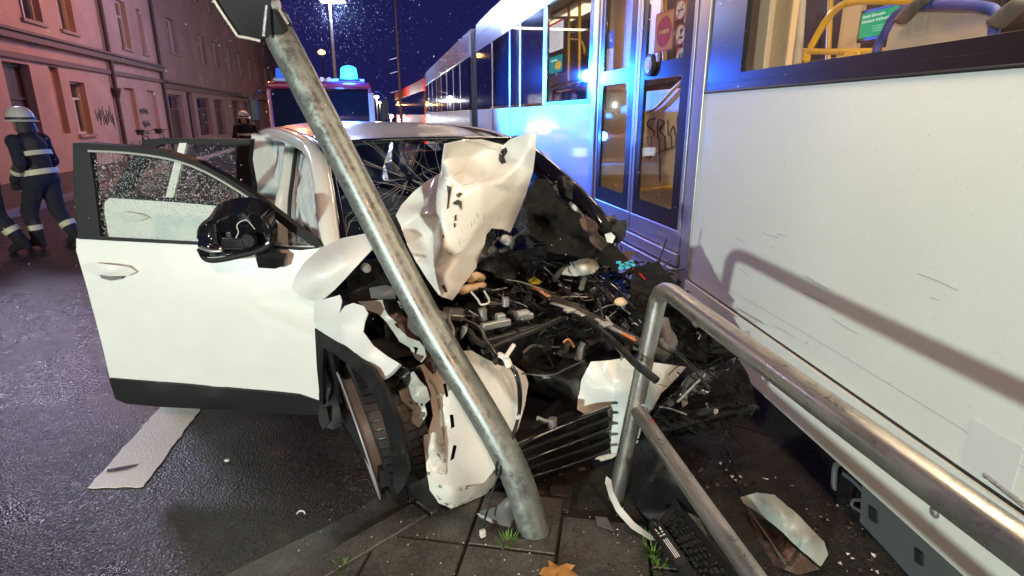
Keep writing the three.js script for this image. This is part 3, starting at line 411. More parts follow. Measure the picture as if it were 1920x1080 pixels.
  put('underframe', [fbox(A, -6, 1.4, .45, .69, -2.3, -.35), fbox(B, 0, 9.8, .3, .6, -2.3, -.35), fbox(B, 11.1, 25.9, .2, .6, -2.3, -.35)], M.black, t);
  { const bx = (u, v, k) => A.px(u, v, -.04 - k); put('equipment_box', [sheet(bx, [[1618, 880, 0], [1640, 890, 0], [1720, 950, 0], [1775, 1005, 0], [1772, 1080, 0], [1750, 1110, 0], [1708, 1084, 0], [1660, 1030, 0], [1612, 978, 0]], [], { res: 24, t: .28 })], M.greyPlastic, t); for (const [u, v] of [[1634, 966], [1720, 1046]]) put('box_latch', [sheet(bx, [[u - 6, v - 18, -.012], [u + 7, v - 8, -.012], [u + 8, v + 16, -.012], [u - 6, v + 6, -.012]], [], { res: 8, t: .01 })], M.dark, t);
    put('step_bracket', [tube([[1606, 866], [1590, 868], [1568, 872], [1564, 900], [1564, 930]].map(q => A.px(...q, -.08)), .014, 24, 8), tube([[1582, 888], [1600, 902], [1618, 920]].map(q => A.px(...q, -.08)), .01, 8, 8), tube([[1616, 938], [1600, 938], [1598, 948], [1612, 958]].map(q => A.px(...q, -.08)), .008, 16, 8)], M.greyPlastic, t); }
  put('bogie_wheel', [disc(A.at(-2.6, .3, -.6), A.N, .3, .12, 28), disc(A.at(2.2, .3, -.6), A.N, .3, .12, 28)], M.grime, t);
  // interior: partitions, poles, seats and screens
  const iA = (u, v, d) => A.px(u, v, -d), iB = (u, v, d) => B.px(u, v, -d);
  const ibox = (F, u0, u1, v0, v1, d, th, r = .01) => { const a = F.px(u0, (v0 + v1) / 2, -d), b = F.px(u1, (v0 + v1) / 2, -d), c = F.px((u0 + u1) / 2, v0, -d), e2 = F.px((u0 + u1) / 2, v1, -d), m = a.clone().add(b).multiplyScalar(.5); m.y = (c.y + e2.y) / 2; return obox(m, F.T, UP, F.T.clone().cross(UP), a.distanceTo(b), Math.abs(c.y - e2.y), th, r); };
  put('partition', [ibox(A, 1395, 1440, -60, 260, .18, .04)], M.creamL, t); put('partition', [ibox(A, 1441, 1482, -60, 260, .22, .04)], M.cream, t);
  put('grab_pole', [rod(iA(1490, 160, .5), iA(1505, -70, .5), .035, .035, 14)], M.whitePl, t);
  put('handrail', [tube([iA(1462, 94, .55), iA(1560, 97, .55), iA(1655, 96, .55), iA(1790, 92, .55)], .018, 24, 10), tube([iA(1520, 88, .55), iA(1545, 45, .55), iA(1572, 14, .55), iA(1610, 2, .55), iA(1700, 1, .55), iA(1800, -6, .55)], .02, 30, 10)], M.yellow, t);
  for (const u of [1500, 1602]) put('rail_socket', [ibox(A, u - 14, u + 14, 97, 117, .55, .05), ibox(A, u - 8, u + 8, 117, 180, .55, .03)], M.yellow, t);
  put('grab_pole', [rod(iA(1549, 190, 1.1), iA(1560, -60, 1.1), .02, .02, 10), rod(iA(1797, 30, 1.0), iA(1803, -60, 1.0), .03, .03, 10)], M.yellow, t);
  put('partition', [ibox(A, 1578, 1612, -70, 200, 1.6, .05)], M.cream, t);
  const seat = (u0, u1, v0, v1, d) => { const p = (u, v, o = 0) => A.px(u, v, -d - o); put('seat_shell', sheet((u, v, k) => p(u, v, k), [[u0 + 25, v0 + 12, 0], [u0 + 50, v0 + 2, .02], [(u0 + u1) / 2, v0 - 2, .03], [u1 - 10, v0 + 4, .02], [u1 - 15, v1, 0], [u0 - 5, v1 + 60, 0]], [[(u0 + u1) / 2, (v0 + v1) / 2, .06]], { res: 20, t: .03 }), M.seatShell, t); put('seat_edge', [tube([p(u0 - 15, v1 + 60, -.005), p(u0 - 5, v1 - 10), p(u0 + 10, v0 + 50), p(u0 + 28, v0 + 18), p(u0 + 60, v0 + 2), p((u0 + u1) / 2, v0 - 3), p(u1 - 10, v0 + 4), p(u1 - 4, v0 + 40), p(u1 - 12, v1)], .02, 50, 10)], M.seatBlue, t); put('seat_handle', [sweep([p(u0 + 40, v0 + 26, -.02), p(u0 + 60, v0 + 4, -.03), p(u0 + 95, v0 - 20, -.03)], .03, .02, { n: 8 })], M.greyPlastic, t); };
  seat(1650, 1868, 12, 100, .32);
  put('seat_handle', [sweep([iA(1868, 44, .3), iA(1895, 20, .3), iA(1925, 0, .3)], .04, .025, { n: 8 })], M.greyPlastic, t);
  // screens: lit displays
  const screen = (F, u0, u1, v0, v1, d, draw, w, h, lum, name = 'display_screen') => { const a = F.px(u0, (v0 + v1) / 2, -d), b = F.px(u1, (v0 + v1) / 2, -d), c = F.px((u0 + u1) / 2, v0, -d), e2 = F.px((u0 + u1) / 2, v1, -d), m = a.clone().add(b).multiplyScalar(.5); m.y = (c.y + e2.y) / 2; const W = a.distanceTo(b), Hh = Math.abs(c.y - e2.y); const cv = document.createElement('canvas'); cv.width = w; cv.height = h; draw(cv.getContext('2d'), w, h); const tx = new THREE.CanvasTexture(cv); tx.colorSpace = THREE.SRGBColorSpace; const fz = F.N; put('screen_housing', obox(m.clone().addScaledVector(fz, -.03), F.T, UP, F.T.clone().cross(UP), W + .05, Hh + .05, .05, .008), M.dark, t); const g = new THREE.PlaneGeometry(W, Hh).applyMatrix4(new THREE.Matrix4().makeBasis(F.T.clone().negate(), UP, F.N).setPosition(m)); put(name, g, std({ c: [0, 0, 0], emissive: col(1, 1, 1), emissiveMap: tx, emissiveIntensity: lum * 1.3, roughness: 1 }), t, { keepUV: true }); };
  screen(A, 1614, 1682, 19, 66, 1.2, (c, w, h) => { const g = c.createLinearGradient(0, 0, w, 0); g.addColorStop(0, '#12a868'); g.addColorStop(1, '#18b878'); c.fillStyle = '#14ae70'; c.fillRect(0, 0, w, h); c.fillStyle = '#fff'; c.font = 'bold 34px sans-serif'; c.fillText('Dein Einsatz.', 14, 46); c.fillText('Unsere Sicherheit', 14, 92); c.font = '15px sans-serif'; c.fillText('Jetzt informieren', 120, 140); c.fillText('und Mitmachen', 120, 162); c.fillText('im Bereich Verkehr', 120, 184); }, 330, 228, .8);
  screen(B, 1030, 1056, 40, 95, .7, (c, w, h) => { c.fillStyle = '#e8e6f0'; c.fillRect(0, 0, w, h); c.fillStyle = '#c01818'; c.fillRect(0, 0, w, h * .08); c.fillStyle = '#777'; for (let i = 0; i < 9; i++) c.fillRect(w * .1, h * (.16 + i * .09), w * .7, h * .014); }, 128, 200, 1.0);
  screen(B, 1030, 1054, 105, 136, .7, (c, w, h) => { c.fillStyle = '#18a0a8'; c.fillRect(0, 0, w, h); c.fillStyle = '#f0c020'; c.beginPath(); c.arc(w * .7, h * .6, h * .25, 0, 7); c.fill(); c.fillStyle = '#dff'; c.fillRect(w * .12, h * .2, w * .5, h * .1); }, 128, 128, .9);
  screen(B, 1062, 1100, 44, 57, 1.2, (c, w, h) => { c.fillStyle = '#15140a'; c.fillRect(0, 0, w, h); c.fillStyle = '#d8c030'; c.font = '26px monospace'; c.fillText('ger Str.', 8, 34); }, 150, 48, 1.0);
  for (const u of [1086, 1066]) put('grab_pole', [rod(iB(u, 160, .5), iB(u + 1, -60, .5), .02, .02, 10)], M.yellow, t);
  put('handrail', [tube([iB(1030, 32, .5), iB(1060, 14, .5), iB(1088, -4, .5)], .018, 12, 8), tube([iB(1030, 34, .5), iB(1060, 33, .5), iB(1088, 33, .5)], .018, 12, 8), tube([iB(1058, 75, .8), iB(1080, 75, .8), iB(1093, 82, .8), iB(1096, 100, .8)], .016, 12, 8)], M.yellow, t);
  put('seat_back', [sheet((u, v, k) => iB(u, v, .3 + k), [[1030, 172, 0], [1040, 165, 0], [1070, 160, 0], [1104, 148, 0], [1106, 190, 0], [1030, 200, 0]], [], { res: 14, t: .04 })], M.seatBlue, t);
  put('seat_rail', [tube([iB(1032, 165, .3), iB(1050, 156, .3), iB(1075, 152, .3), iB(1104, 146, .3)], .014, 16, 8)], M.greyPlastic, t);
  // partition behind the door with brown marker scrawl, rails and stanchion
  put('partition', [ibox(B, 1208, 1283, 168, 392, .5, .03)], M.cream, t); put('partition', [ibox(B, 1140, 1186, -40, 372, .55, .03)], M.cream, t); put('partition', [ibox(B, 1212, 1240, -60, 140, .6, .03)], M.cream, t);
  put('handrail', [tube([iB(1210, 212, .45), iB(1232, 200, .45), iB(1262, 168, .45), iB(1282, 150, .45)], .018, 16, 8), tube([iB(1200, 357, .45), iB(1276, 350, .45)], .018, 6, 8), tube([iB(1246, 130, .45), iB(1246, -50, .45)], .02, 4, 8), tube([iB(1284, 130, .45), iB(1290, -50, .45)], .02, 4, 8)], M.yellow, t);
  { const S = [[[1228, 222], [1216, 226], [1214, 236], [1226, 246], [1224, 256], [1212, 258]], [[1233, 258], [1234, 226], [1246, 230], [1236, 243], [1248, 258]], [[1252, 226], [1254, 256], [1262, 236], [1268, 256], [1274, 224]], [[1282, 208], [1272, 216], [1270, 236], [1276, 250], [1282, 252]], [[1210, 295], [1240, 284], [1278, 270]], [[1210, 297], [1222, 292], [1216, 299]], [[1222, 258], [1220, 285]], [[1236, 258], [1237, 342]], [[1246, 258], [1247, 282]], [[1258, 254], [1260, 280]], [[1268, 256], [1267, 274]]]; put('marker_scrawl', S.map(l => tube(l.map(q => iB(q[0], q[1], .478)), .0065, l.length * 4, 6)), M.brown, t, { label: 'brown marker tag with runs on the cream partition' }); }
  // ceiling lights of the carriage: glowing strips with a lamp of the same size in front
  const strip = (F, s0, s1, o, inten) => { const g = fbox(F, s0, s1, 3.17, 3.195, o - .12, o + .12); put('ceiling_light', g, std({ c: [.6, .55, .5], emissive: col(1, .8, .58), emissiveIntensity: 2.2 }), t); const L = new THREE.RectAreaLight(col(1, .78, .52), inten, s1 - s0, .24); const c = F.at((s0 + s1) / 2, 3.16, o); L.position.copy(c); scene.add(L); L.lookAt(c.x, 0, c.z); L.rotateZ(Math.atan2(F.T.x, F.T.z)); L.name = 'carriage_light'; };
  strip(A, -2.4, 1.3, -.8, 44); strip(B, .3, 3.9, -.8, 40);
  strip(B, 4.6, 9, -.8, 8);
}
// ---------------------------------------------------------------- leaning mast with the back of a signal board on top
{
  const a = V(.11, .04, -2.03), k = V(-.02, .42, -2.095), b = V(-.36, .95, -2.3), c = dp(522, 62, 2.6), d = c.clone().add(c.clone().sub(b).multiplyScalar(.35));
  const t = thing('signal_mast', 'galvanised steel mast knocked askew across the front of the wreck', 'mast', a.toArray());
  put('shaft', tube([a, k, b, b.clone().lerp(c, .5), c], .0625, 60, 28), M.galv, t);
  put('sleeve', rod(c.clone().sub(b).normalize().multiplyScalar(-.01).add(c), d, .064, .064, 24), M.board, t);
  put('foot', [rod(a.clone().setY(.03), a.clone().add(V(-.02, .05, 0)), .085, .07, 20)], M.grime, t);
  const ax = d.clone().sub(b).normalize();
  // sleeve line and clamps
  put('clamp', [rod(c.clone().addScaledVector(ax, .02), c.clone().addScaledVector(ax, .05), .068, .068, 24)], M.bare, t);
  // signal back board: dark panel with a pale edge, bolted along the mast
  const P = (u, v, dd) => dp(u, v, dd);
  const q = [[396, -30, 2.5], [447, 68, 2.52], [488, 76, 2.56], [532, 62, 2.66], [560, -40, 2.75]];
  put('signal_board', sheet((u, v, k2) => P(u, v, k2), [[372, -60, 2.48], [402, 0, 2.49], [445, 67, 2.52], [470, 70, 2.53], [487, 74, 2.55], [530, 62, 2.52], [506, 0, 2.5], [482, -60, 2.5]], [], { res: 24, t: .05, amp: .004 }), M.board, t, { label: 'dark back of a signal board at the top of the mast' });
  put('board_edge', [tube([P(368, -66, 2.47), P(401, 0, 2.48), P(446, 68, 2.51)], .0055, 16, 6), tube([P(446, 68, 2.51), P(468, 72, 2.525), P(488, 77, 2.54)], .006, 10, 6)], M.whitePl, t);
  put('bracket', [rod(P(512, 10, 2.49), P(524, 10, 2.49), .02, .02, 8), rod(P(494, 68, 2.49), P(500, 10, 2.48), .006, .006, 6), rod(P(518, 8, 2.48), P(540, 45, 2.5), .006, .006, 6)], M.bare, t);
}
// ---------------------------------------------------------------- pedestrian railing
{
  const t = thing('pedestrian_railing', 'bent tubular steel railing with two rails in front of the tram', 'railing', [.49, .1, -2.27]);
  const foot = V(.47, .08, -2.28), top = V(.585, 1.0, -2.26), d = V(.22, 0, 1.44).normalize();
  const corner = V(.595, 1.085, -2.23), near = corner.clone().addScaledVector(d, 3.4);
  put('top_rail', tube([foot, foot.clone().lerp(top, .5), top, top.clone().add(V(.006, .055, .012)), corner.clone().add(V(.004, 0, .03)), corner.clone().addScaledVector(d, .10).add(V(0, .012, 0)), corner.clone().addScaledVector(d, .25).add(V(0, .01, 0)), corner.clone().addScaledVector(d, 1.2), near], .036, 110, 24, false, .35), M.steel, t);
  const m = foot.clone().lerp(top, .5).add(V(.005, -.0, 0)); put('lower_rail', tube([m, m.clone().add(V(.12, 0, .9)), m.clone().add(V(.4, 0, 2.8))], .031, 30, 20), M.steel, t);
  put('post', rod(V(1.1, .08, 1.1), V(1.1, 1.08, 1.1), .036, .036, 20), M.steel, t);
  put('weld', [tube(Array.from({ length: 14 }, (_, i) => { const h = i / 14 * 6.283; return m.clone().add(V(Math.cos(h) * .033 + .012, Math.sin(h) * .033, .03)); }), .004, 40, 6, true)], M.bare, t);
  put('paint_mark', ball(m.clone().add(V(.03, .031, .16)), .012, .0012, .008, 10), M.red, t);
}
// ---------------------------------------------------------------- the wrecked car
const CAR = thing('wrecked_car', 'white crossover car with a crushed front end and open doors wedged against the tram', 'car', CO.toArray(), PSI);
{
  const t = CAR, C = car;
  // --- roof skin, wet
  const rw = z => lerp(.61, .66, step(-.7, -1.6, z)) - .08 * step(-2.2, -3, z), ry = z => 1.60 + .085 * step(-.72, -1.5, z) - .075 * step(-2.2, -3.05, z);
  put('roof', grid(18, 24, (a, b) => { const Z = lerp(-.70 + .06 * (1 - (2 * a - 1) ** 2), -3.05, b), X = (2 * a - 1) * rw(Z); return C(X, ry(Z) - .045 * (2 * a - 1) ** 4 + .012 * (1 - (2 * a - 1) ** 2), Z); }, .02), M.carRoof, t);
  // roof ditch mouldings
  for (const s of [-1, 1]) put('roof_moulding', sweep([C(s * .735, 1.10, .02), C(s * .655, 1.44, -.45), C(s * .615, 1.575, -.72), C(s * .655, 1.645, -1.4), C(s * .64, 1.63, -2.4), C(s * .57, 1.56, -3.0)], .016, .012, { n: 40 }), M.gloss, t);
  // side frame right: A-pillar, cant rail, B-, C-pillar
  const rail = s => sweep([C(s * .80, 1.06, .10), C(s * .775, 1.17, -.03), C(s * .70, 1.42, -.42), C(s * .665, 1.545, -.74), C(s * .695, 1.615, -1.4), C(s * .685, 1.60, -2.3), C(s * .64, 1.53, -2.95), C(s * .70, 1.2, -3.3)], t2 => t2 < .3 ? .05 : .045, t2 => .045, { n: 60, k: 16, sq: .8 });
  put('side_frame', [rail(-1)], M.carWhite, t); put('side_frame', [rail(1)], M.carWhite, t);
  put('b_pillar', [sweep([C(-.665, 1.59, -1.32), C(-.72, 1.38, -1.24), C(-.80, 1.1, -1.17), C(-.84, .7, -1.15), C(-.84, .3, -1.15)], .035, t2 => .05 + .05 * t2, { n: 24, k: 14, sq: .7, up: CL })], M.carWhite, t);
  put('b_pillar', [sweep([C(.665, 1.59, -1.32), C(.72, 1.38, -1.24), C(.80, 1.1, -1.17), C(.84, .7, -1.15), C(.84, .3, -1.15)], .035, t2 => .05 + .05 * t2, { n: 24, k: 14, sq: .7, up: CL })], M.carWhite, t);
  put('door_seal', [tube([C(-.745, 1.15, -.1), C(-.68, 1.4, -.48), C(-.65, 1.53, -.8), C(-.66, 1.56, -1.2), C(-.72, 1.35, -1.19), C(-.78, 1.1, -1.1), C(-.8, .6, -1.08)], .012, 50, 8)], M.rubber, t);
  // rear quarter and tailgate
  put('rear_quarter', [grid(14, 12, (a, b) => { const Z = lerp(-2.05, -3.55, a), y = lerp(.35, 1.25, b); return C(-.9 + .16 * step(-3, -3.6, Z) + .06 * step(.9, 1.3, y), y, Z); }, .02), sweep([C(-.66, 1.57, -2.3), C(-.74, 1.35, -2.2), C(-.82, 1.15, -2.12)], .04, .14, { n: 16, up: CL })], M.carWhite, t);
  put('rear_quarter', [grid(14, 12, (a, b) => { const Z = lerp(-2.05, -3.55, a), y = lerp(.35, 1.25, b); return C(.9 - .16 * step(-3, -3.6, Z) - .06 * step(.9, 1.3, y), y, Z); }, .02)], M.carWhite, t);
  put('tailgate', [grid(14, 12, (a, b) => C((2 * a - 1) * lerp(.75, .58, b), lerp(.45, 1.56, b), -3.62 + .55 * step(.55, 1, b)), .03)], M.carWhite, t);
  put('rear_spoiler', [sweep([C(-.6, 1.575, -3.02), C(0, 1.62, -3.12), C(.6, 1.575, -3.02)], .1, .02, { n: 14 })], M.carWhite, t);
  // left side (against the tram)
  put('left_front_door', [grid(12, 10, (a, b) => C(.90 - .05 * b * b, lerp(.42, 1.14, b), lerp(-.05, -1.12, a)), .04)], M.carWhite, t); put('left_rear_door', [grid(12, 10, (a, b) => C(.90 - .05 * b * b, lerp(.42, 1.16, b), lerp(-1.14, -2.05, a)), .04)], M.carWhite, t);
  put('left_window', [grid(6, 4, (a, b) => C(lerp(.83, .68, b), lerp(1.15, 1.52, b), lerp(-.2 - .4 * b, -1.14, a)), .004), grid(6, 4, (a, b) => C(lerp(.83, .68, b), lerp(1.16, 1.54, b), lerp(-1.2, -2.1, a)), .004)], M.shieldGlass, t);
  put('sill', [cbox(-.84, .30, -1.05, .12, .16, 2.0, .03), cbox(.84, .30, -1.05, .12, .16, 2.0, .03)], M.clad, t);
  put('floor_pan', [cbox(0, .27, -1.4, 1.62, .08, 4.2)], M.dark, t);
  // --- windscreen
  const ws = (a, b) => { const X = (2 * a - 1), z = lerp(.06 + .22 * (1 - X * X), -.70 + .06 * (1 - X * X), b), y = lerp(1.075, 1.60, b) + .01 * (1 - X * X); return C(X * lerp(.73, .61, b), y, z); };
  const scr = put('windscreen', grid(16, 12, (a, b) => { const p = ws(a, b), k = Math.exp(-((a - .55) ** 2 + (b - .3) ** 2) * 9); return p.add(V(0, -.03 * k, -.05 * k)); }, .005, { amp: .012, freq: 7 }), M.shieldGlass, t);
  seed = 5; { const cr = [], bs = [[.40, .40], [.60, .35], [.3, .6]]; for (const [ca, cb] of bs) for (let i = 0; i < 30; i++) { const h = rr(0, 6.28), l = rr(.08, .5), P = []; for (let k = 0; k < 4; k++) { const q = k / 3, a = ca + Math.cos(h + rr(-.1, .1)) * l * (.15 + q), b = cb + Math.sin(h + rr(-.1, .1)) * l * (.15 + q) * 1.3; P.push(ws(Math.min(.98, Math.max(.02, a)), Math.min(.97, Math.max(.02, b))).add(CF.clone().multiplyScalar(.012)).add(V(0, .012, 0))); } cr.push(tube(P, rr(.0002, .0006), 6, 4)); } put('crack', cr, M.whitePl, scr, { kind: 'stuff' }); }
  put('windscreen_band', [sweep([ws(.02, .985), ws(.25, .99), ws(.5, .99), ws(.75, .99), ws(.98, .985)].map(p => p.add(V(0, .004, .002))), .012, .03, { n: 20, up: CF })], M.gloss, scr);
  for (const e of [0, 1]) put('windscreen_frame', [sweep([ws(e, 0), ws(e, .5), ws(e, 1)], .033, .014, { n: 14 })], M.gloss, t);
  // --- inside: dashboard, seats, airbags
  put('dashboard', [sweep([C(-.74, .95, -.28), C(0, 1.0, -.22), C(.74, .95, -.28)], .22, .1, { n: 14, k: 12 })], M.dark, t);
  for (const X of [-.38, .38]) { put('seat', [sweep([C(X, .45, -.75), C(X, .55, -1.2), C(X, .95, -1.36), C(X, 1.25, -1.5)], .25, .09, { n: 16, k: 12, up: V(0, .6, 0).add(CF) })], M.greyPlastic, t); put('headrest', [cbox(X, 1.38, -1.53, .26, .2, .1, .04)], M.greyPlastic, t); }
  put('rear_seat', [cbox(0, .8, -2.35, 1.3, .75, .2, .06, [-.25, 0, 0])], M.greyPlastic, t);
  put('curtain_airbag', [grid(30, 14, (a, b) => { const Z = lerp(-.62, -1.16, a); return C(-.63 - .05 * Math.sin(b * 3) - .10 * b * (1 - b), lerp(1.53 - .1 * (1 - a) ** 2, .98, b), Z); }, .01, { amp: .05, freq: 7, sharp: .8 })], M.fabric, t);
  put('curtain_airbag', [grid(30, 14, (a, b) => { const Z = lerp(-1.22, -2.35, a); return C(-.64 - .05 * Math.sin(b * 3), lerp(1.56, .95, b), Z); }, .01, { amp: .045, freq: 7, sharp: .8 })], M.fabric, t);
  put('front_airbag', [ball(C(-.38, 1.12, -.62), .26, .22, .22, 24)], M.fabric, t);
  put('front_airbag', [ball(C(.38, 1.1, -.6), .24, .2, .2, 24)], M.fabric, t);

  // --- right front door, open
  const dh = V(-.98, .28, -2.71), dv = V(-1.08, 0, -.07).normalize(), dn = V(dv.z, 0, -dv.x);   // dn points to the viewer's side
  const D = (u, v, o = 0) => onPl(u, v, dh.clone().addScaledVector(dn, o), dn);
  const dk = (u, v, k) => D(u, v, k);
  const skin = put('right_front_door', sheet(dk, [[143, 447, -.01], [260, 452, 0], [400, 458, 0], [500, 462, 0], [603, 462, -.01], [606, 560, .012], [606, 660, .012], [605, 752, 0], [560, 741, 0], [500, 735, 0], [400, 726, 0], [300, 717, 0], [206, 709, -.01], [190, 640, 0], [163, 540, .008], [143, 470, .004]], [[300, 520, .022], [450, 520, .024], [300, 600, .03], [450, 600, .032], [250, 680, .012], [450, 700, .012]], { res: 22, t: .045, flat: 0 }), M.carWhite, t, { label: 'open white front door seen from outside' });
  put('door_cladding', sheet(dk, [[204, 710, .004], [300, 718, .018], [400, 727, .02], [500, 736, .02], [560, 742, .018], [582, 748, .012], [605, 754, .006], [622, 772, 0], [610, 779, 0], [540, 776, 0], [400, 768, 0], [300, 763, 0], [236, 757, 0], [216, 748, -.005]], [[400, 748, .026], [300, 740, .022]], { res: 14, t: .04, flat: 0 }), M.clad, skin);
  put('window_frame', [sheet(dk, [[136, 268, 0], [160, 268, .004], [240, 274, .004], [310, 284, .004], [370, 303, .004], [430, 335, .004], [490, 375, .004], [560, 428, .004], [606, 462, 0], [592, 464, 0], [540, 430, 0], [500, 398, 0], [440, 352, 0], [380, 318, 0], [320, 297, 0], [240, 285, 0], [168, 281, 0], [170, 300, 0], [178, 360, 0], [188, 445, 0], [146, 446, 0], [138, 360, 0]], [], { res: 10, t: .04, flat: 0 }), sheet(dk, [[146, 441, .006], [300, 449, .008], [480, 458, .008], [560, 463, .006], [600, 464, .004], [560, 468, .012], [480, 464, .012], [300, 456, .012], [147, 448, .01]], [], { res: 12, t: .03, flat: 0 }), sheet(dk, [[486, 378, .004], [498, 386, .004], [508, 462, .004], [494, 462, .004]], [], { res: 12, t: .03 })], M.clad, skin);
  put('window_glass', sheet(dk, [[166, 281, -.015], [240, 285, -.015], [320, 297, -.015], [380, 318, -.015], [440, 352, -.015], [488, 384, -.015], [498, 462, -.015], [400, 460, -.015], [188, 446, -.015], [178, 360, -.015]], [], { res: 24, t: .004 }), M.wetGlass, skin);
  // rain drops standing on the panes
  const dropsOn = (map, poly, n, sd, par, r0 = .0011, r1 = .0028) => { seed = sd; const g = new THREE.SphereGeometry(1, 6, 4), im = new THREE.InstancedMesh(g, M.drop, n), m4 = new THREE.Matrix4(), inv = par.matrixWorld.clone().invert(); const xs = poly.map(q => q[0]), ys = poly.map(q => q[1]); for (let i = 0; i < n; i++) { let u, v; do { u = rr(Math.min(...xs), Math.max(...xs)); v = rr(Math.min(...ys), Math.max(...ys)); } while (!inside(u, v, poly)); const s = r0 + (r1 - r0) * rnd() ** 3, p = map(u, v, -.0145); m4.makeScale(s, s * rr(1, 1.5), s * .7).setPosition(p); m4.premultiply(inv); im.setMatrixAt(i, m4); } im.name = 'rain_drops'; im.userData.kind = 'stuff'; par.add(im); };
  skin.updateMatrixWorld(true);
  dropsOn(D, [[170, 285], [320, 300], [440, 356], [486, 388], [494, 458], [190, 444]], 4200, 8, skin);
  dropsOn(D, [[500, 400], [585, 462], [509, 461]], 260, 9, skin);
  put('quarter_glass', sheet(dk, [[497, 394, -.015], [540, 430, -.015], [590, 464, -.015], [507, 463, -.015]], [], { res: 18, t: .004 }), M.wetGlass, skin);
  put('window_edge', [tube([[166, 283], [240, 287], [320, 299], [380, 320], [440, 354], [486, 385]].map(q => D(...q, .001)), .006, 40, 6)], M.primer, skin);
  put('door_handle', [sheet(dk, [[152, 497, .03], [175, 494, .045], [205, 496, .05], [240, 501, .04], [256, 510, .03], [240, 517, .035], [205, 518, .045], [175, 513, .045], [154, 505, .03]], [[205, 507, .06]], { res: 6, t: .014, flat: 0 })], M.carWhite, skin);
  put('handle_recess', [sheet(dk, [[185, 512, .032], [205, 516, .032], [232, 516, .032], [226, 523, .034], [208, 526, .034], [190, 522, .034]], [[208, 520, .028]], { res: 6, t: .004 })], M.greyPlastic, skin, {});
  put('inner_panel', [sheet(dk, [[150, 452, -.09], [590, 468, -.06], [596, 750, -.06], [215, 715, -.09]], [], { res: 40, t: .03 })], M.dark, skin);
  // mirror without its glass and cap
  const mir = put('door_mirror', sheet((u, v, k) => D(u, v, k), [[372, 440, .16], [376, 424, .19], [400, 410, .21], [430, 401, .22], [460, 399, .22], [488, 406, .20], [500, 424, .18], [508, 440, .15], [504, 456, .15], [470, 470, .17], [440, 478, .18], [400, 483, .19], [376, 481, .18], [371, 462, .17]], [[440, 440, .15], [410, 445, .16], [470, 440, .14], [386, 460, .2]], { res: 6, t: .09, flat: 0 }), M.gloss, skin);
  put('mirror_shell', [sweep([D(373, 448, .15), D(378, 426, .17), D(415, 404, .19), D(460, 398, .2), D(492, 408, .18), D(508, 440, .13), D(503, 460, .14), D(440, 482, .17), D(385, 486, .17), D(372, 466, .16)], .012, .006, { n: 60, k: 8, up: dn })], M.clad, mir);
  put('indicator_strip', [sweep([D(376, 464, .2), D(395, 470, .21), D(418, 470, .21)], .008, .012, { n: 10, up: dn })], M.bare, mir);
  put('mirror_foot', sheet(dk, [[474, 462, .12], [500, 452, .1], [520, 470, .06], [536, 478, .05], [532, 498, .05], [516, 504, .06], [484, 502, .08]], [[505, 480, .1]], { res: 8, t: .06, flat: 0 }), M.clad, mir);
  put('wire', [tube([D(462, 412, .2), D(450, 416, .22), D(444, 424, .22), D(447, 436, .22), D(440, 450, .21)], .0022, 20, 5), tube([D(462, 412, .2), D(470, 420, .22), D(478, 430, .21)], .0018, 12, 5)], M.whitePl, mir);
  put('motor_unit', [obox(D(440, 455, .2), dv, UP, dv.clone().cross(UP), .10, .05, .05, .01), disc(D(468, 450, .2), dn, .03, .04, 14), obox(D(405, 447, .2), dv, UP, dv.clone().cross(UP), .02, .05, .02, .004)], M.gloss, mir);
  // --- right rear door, open behind it
  const eh = V(-1.56, 0, -3.72), ev = V(-.994, 0, -.11).normalize(), en = V(ev.z, 0, -ev.x), E = (u, v, o = 0) => onPl(u, v, eh.clone().addScaledVector(en, o), en);
  const rd = put('right_rear_door', sheet(E, [[210, 366, 0], [330, 376, .01], [470, 388, 0], [478, 500, .01], [480, 620, 0], [300, 612, 0], [232, 600, 0], [214, 500, .01], [196, 400, .01], [196, 380, 0]], [[330, 440, .02], [340, 540, .02]], { res: 24, t: .06, flat: 0 }), M.carWhite, t, { label: 'open white rear door behind the front door glass' });
  put('window_frame', [sheet(E, [[268, 262, 0], [300, 259, 0], [470, 261, 0], [466, 300, 0], [474, 345, 0], [476, 390, 0], [448, 388, 0], [444, 330, 0], [440, 272, 0], [302, 270, 0], [288, 278, 0], [272, 300, 0], [250, 340, 0], [236, 370, 0], [206, 366, 0], [232, 320, 0], [262, 276, 0]], [], { res: 9, t: .05, flat: 0 }), sheet(E, [[205, 364, .012], [340, 372, .012], [472, 386, .012], [472, 392, .012], [340, 380, .012], [205, 371, .012]], [], { res: 12, t: .03 })], M.clad, rd);
  put('window_glass', sheet(E, [[302, 270, -.015], [440, 272, -.015], [448, 388, -.015], [340, 378, -.015], [236, 370, -.015], [272, 300, -.015]], [], { res: 30, t: .004 }), M.wetGlass, rd);
  rd.updateMatrixWorld(true); dropsOn(E, [[302, 272], [438, 274], [446, 384], [340, 376], [240, 368], [274, 302]], 1300, 10, rd);
  put('door_handle', [sheet(E, [[208, 400, .025], [232, 397, .05], [262, 402, .05], [280, 408, .03], [262, 414, .04], [232, 413, .045], [210, 406, .03]], [], { res: 6, t: .014, flat: 0 })], M.carWhite, rd);
  put('window_bar', [sheet(E, [[336, 268, .004], [350, 268, .004], [324, 372, .004], [310, 370, .004]], [], { res: 14, t: .02 })], M.carWhite, rd);
  put('door_cladding', [sheet(E, [[300, 612, .01], [480, 620, .01], [482, 650, .01], [310, 640, .01]], [], { res: 20, t: .05 })], M.clad, rd);

  // --- right front wing: torn upper flap, lower part, arch cladding, liner
  const cz = (u, v, k) => cZ(u, v, k), cd = (u, v, k) => dp(u, v, k);
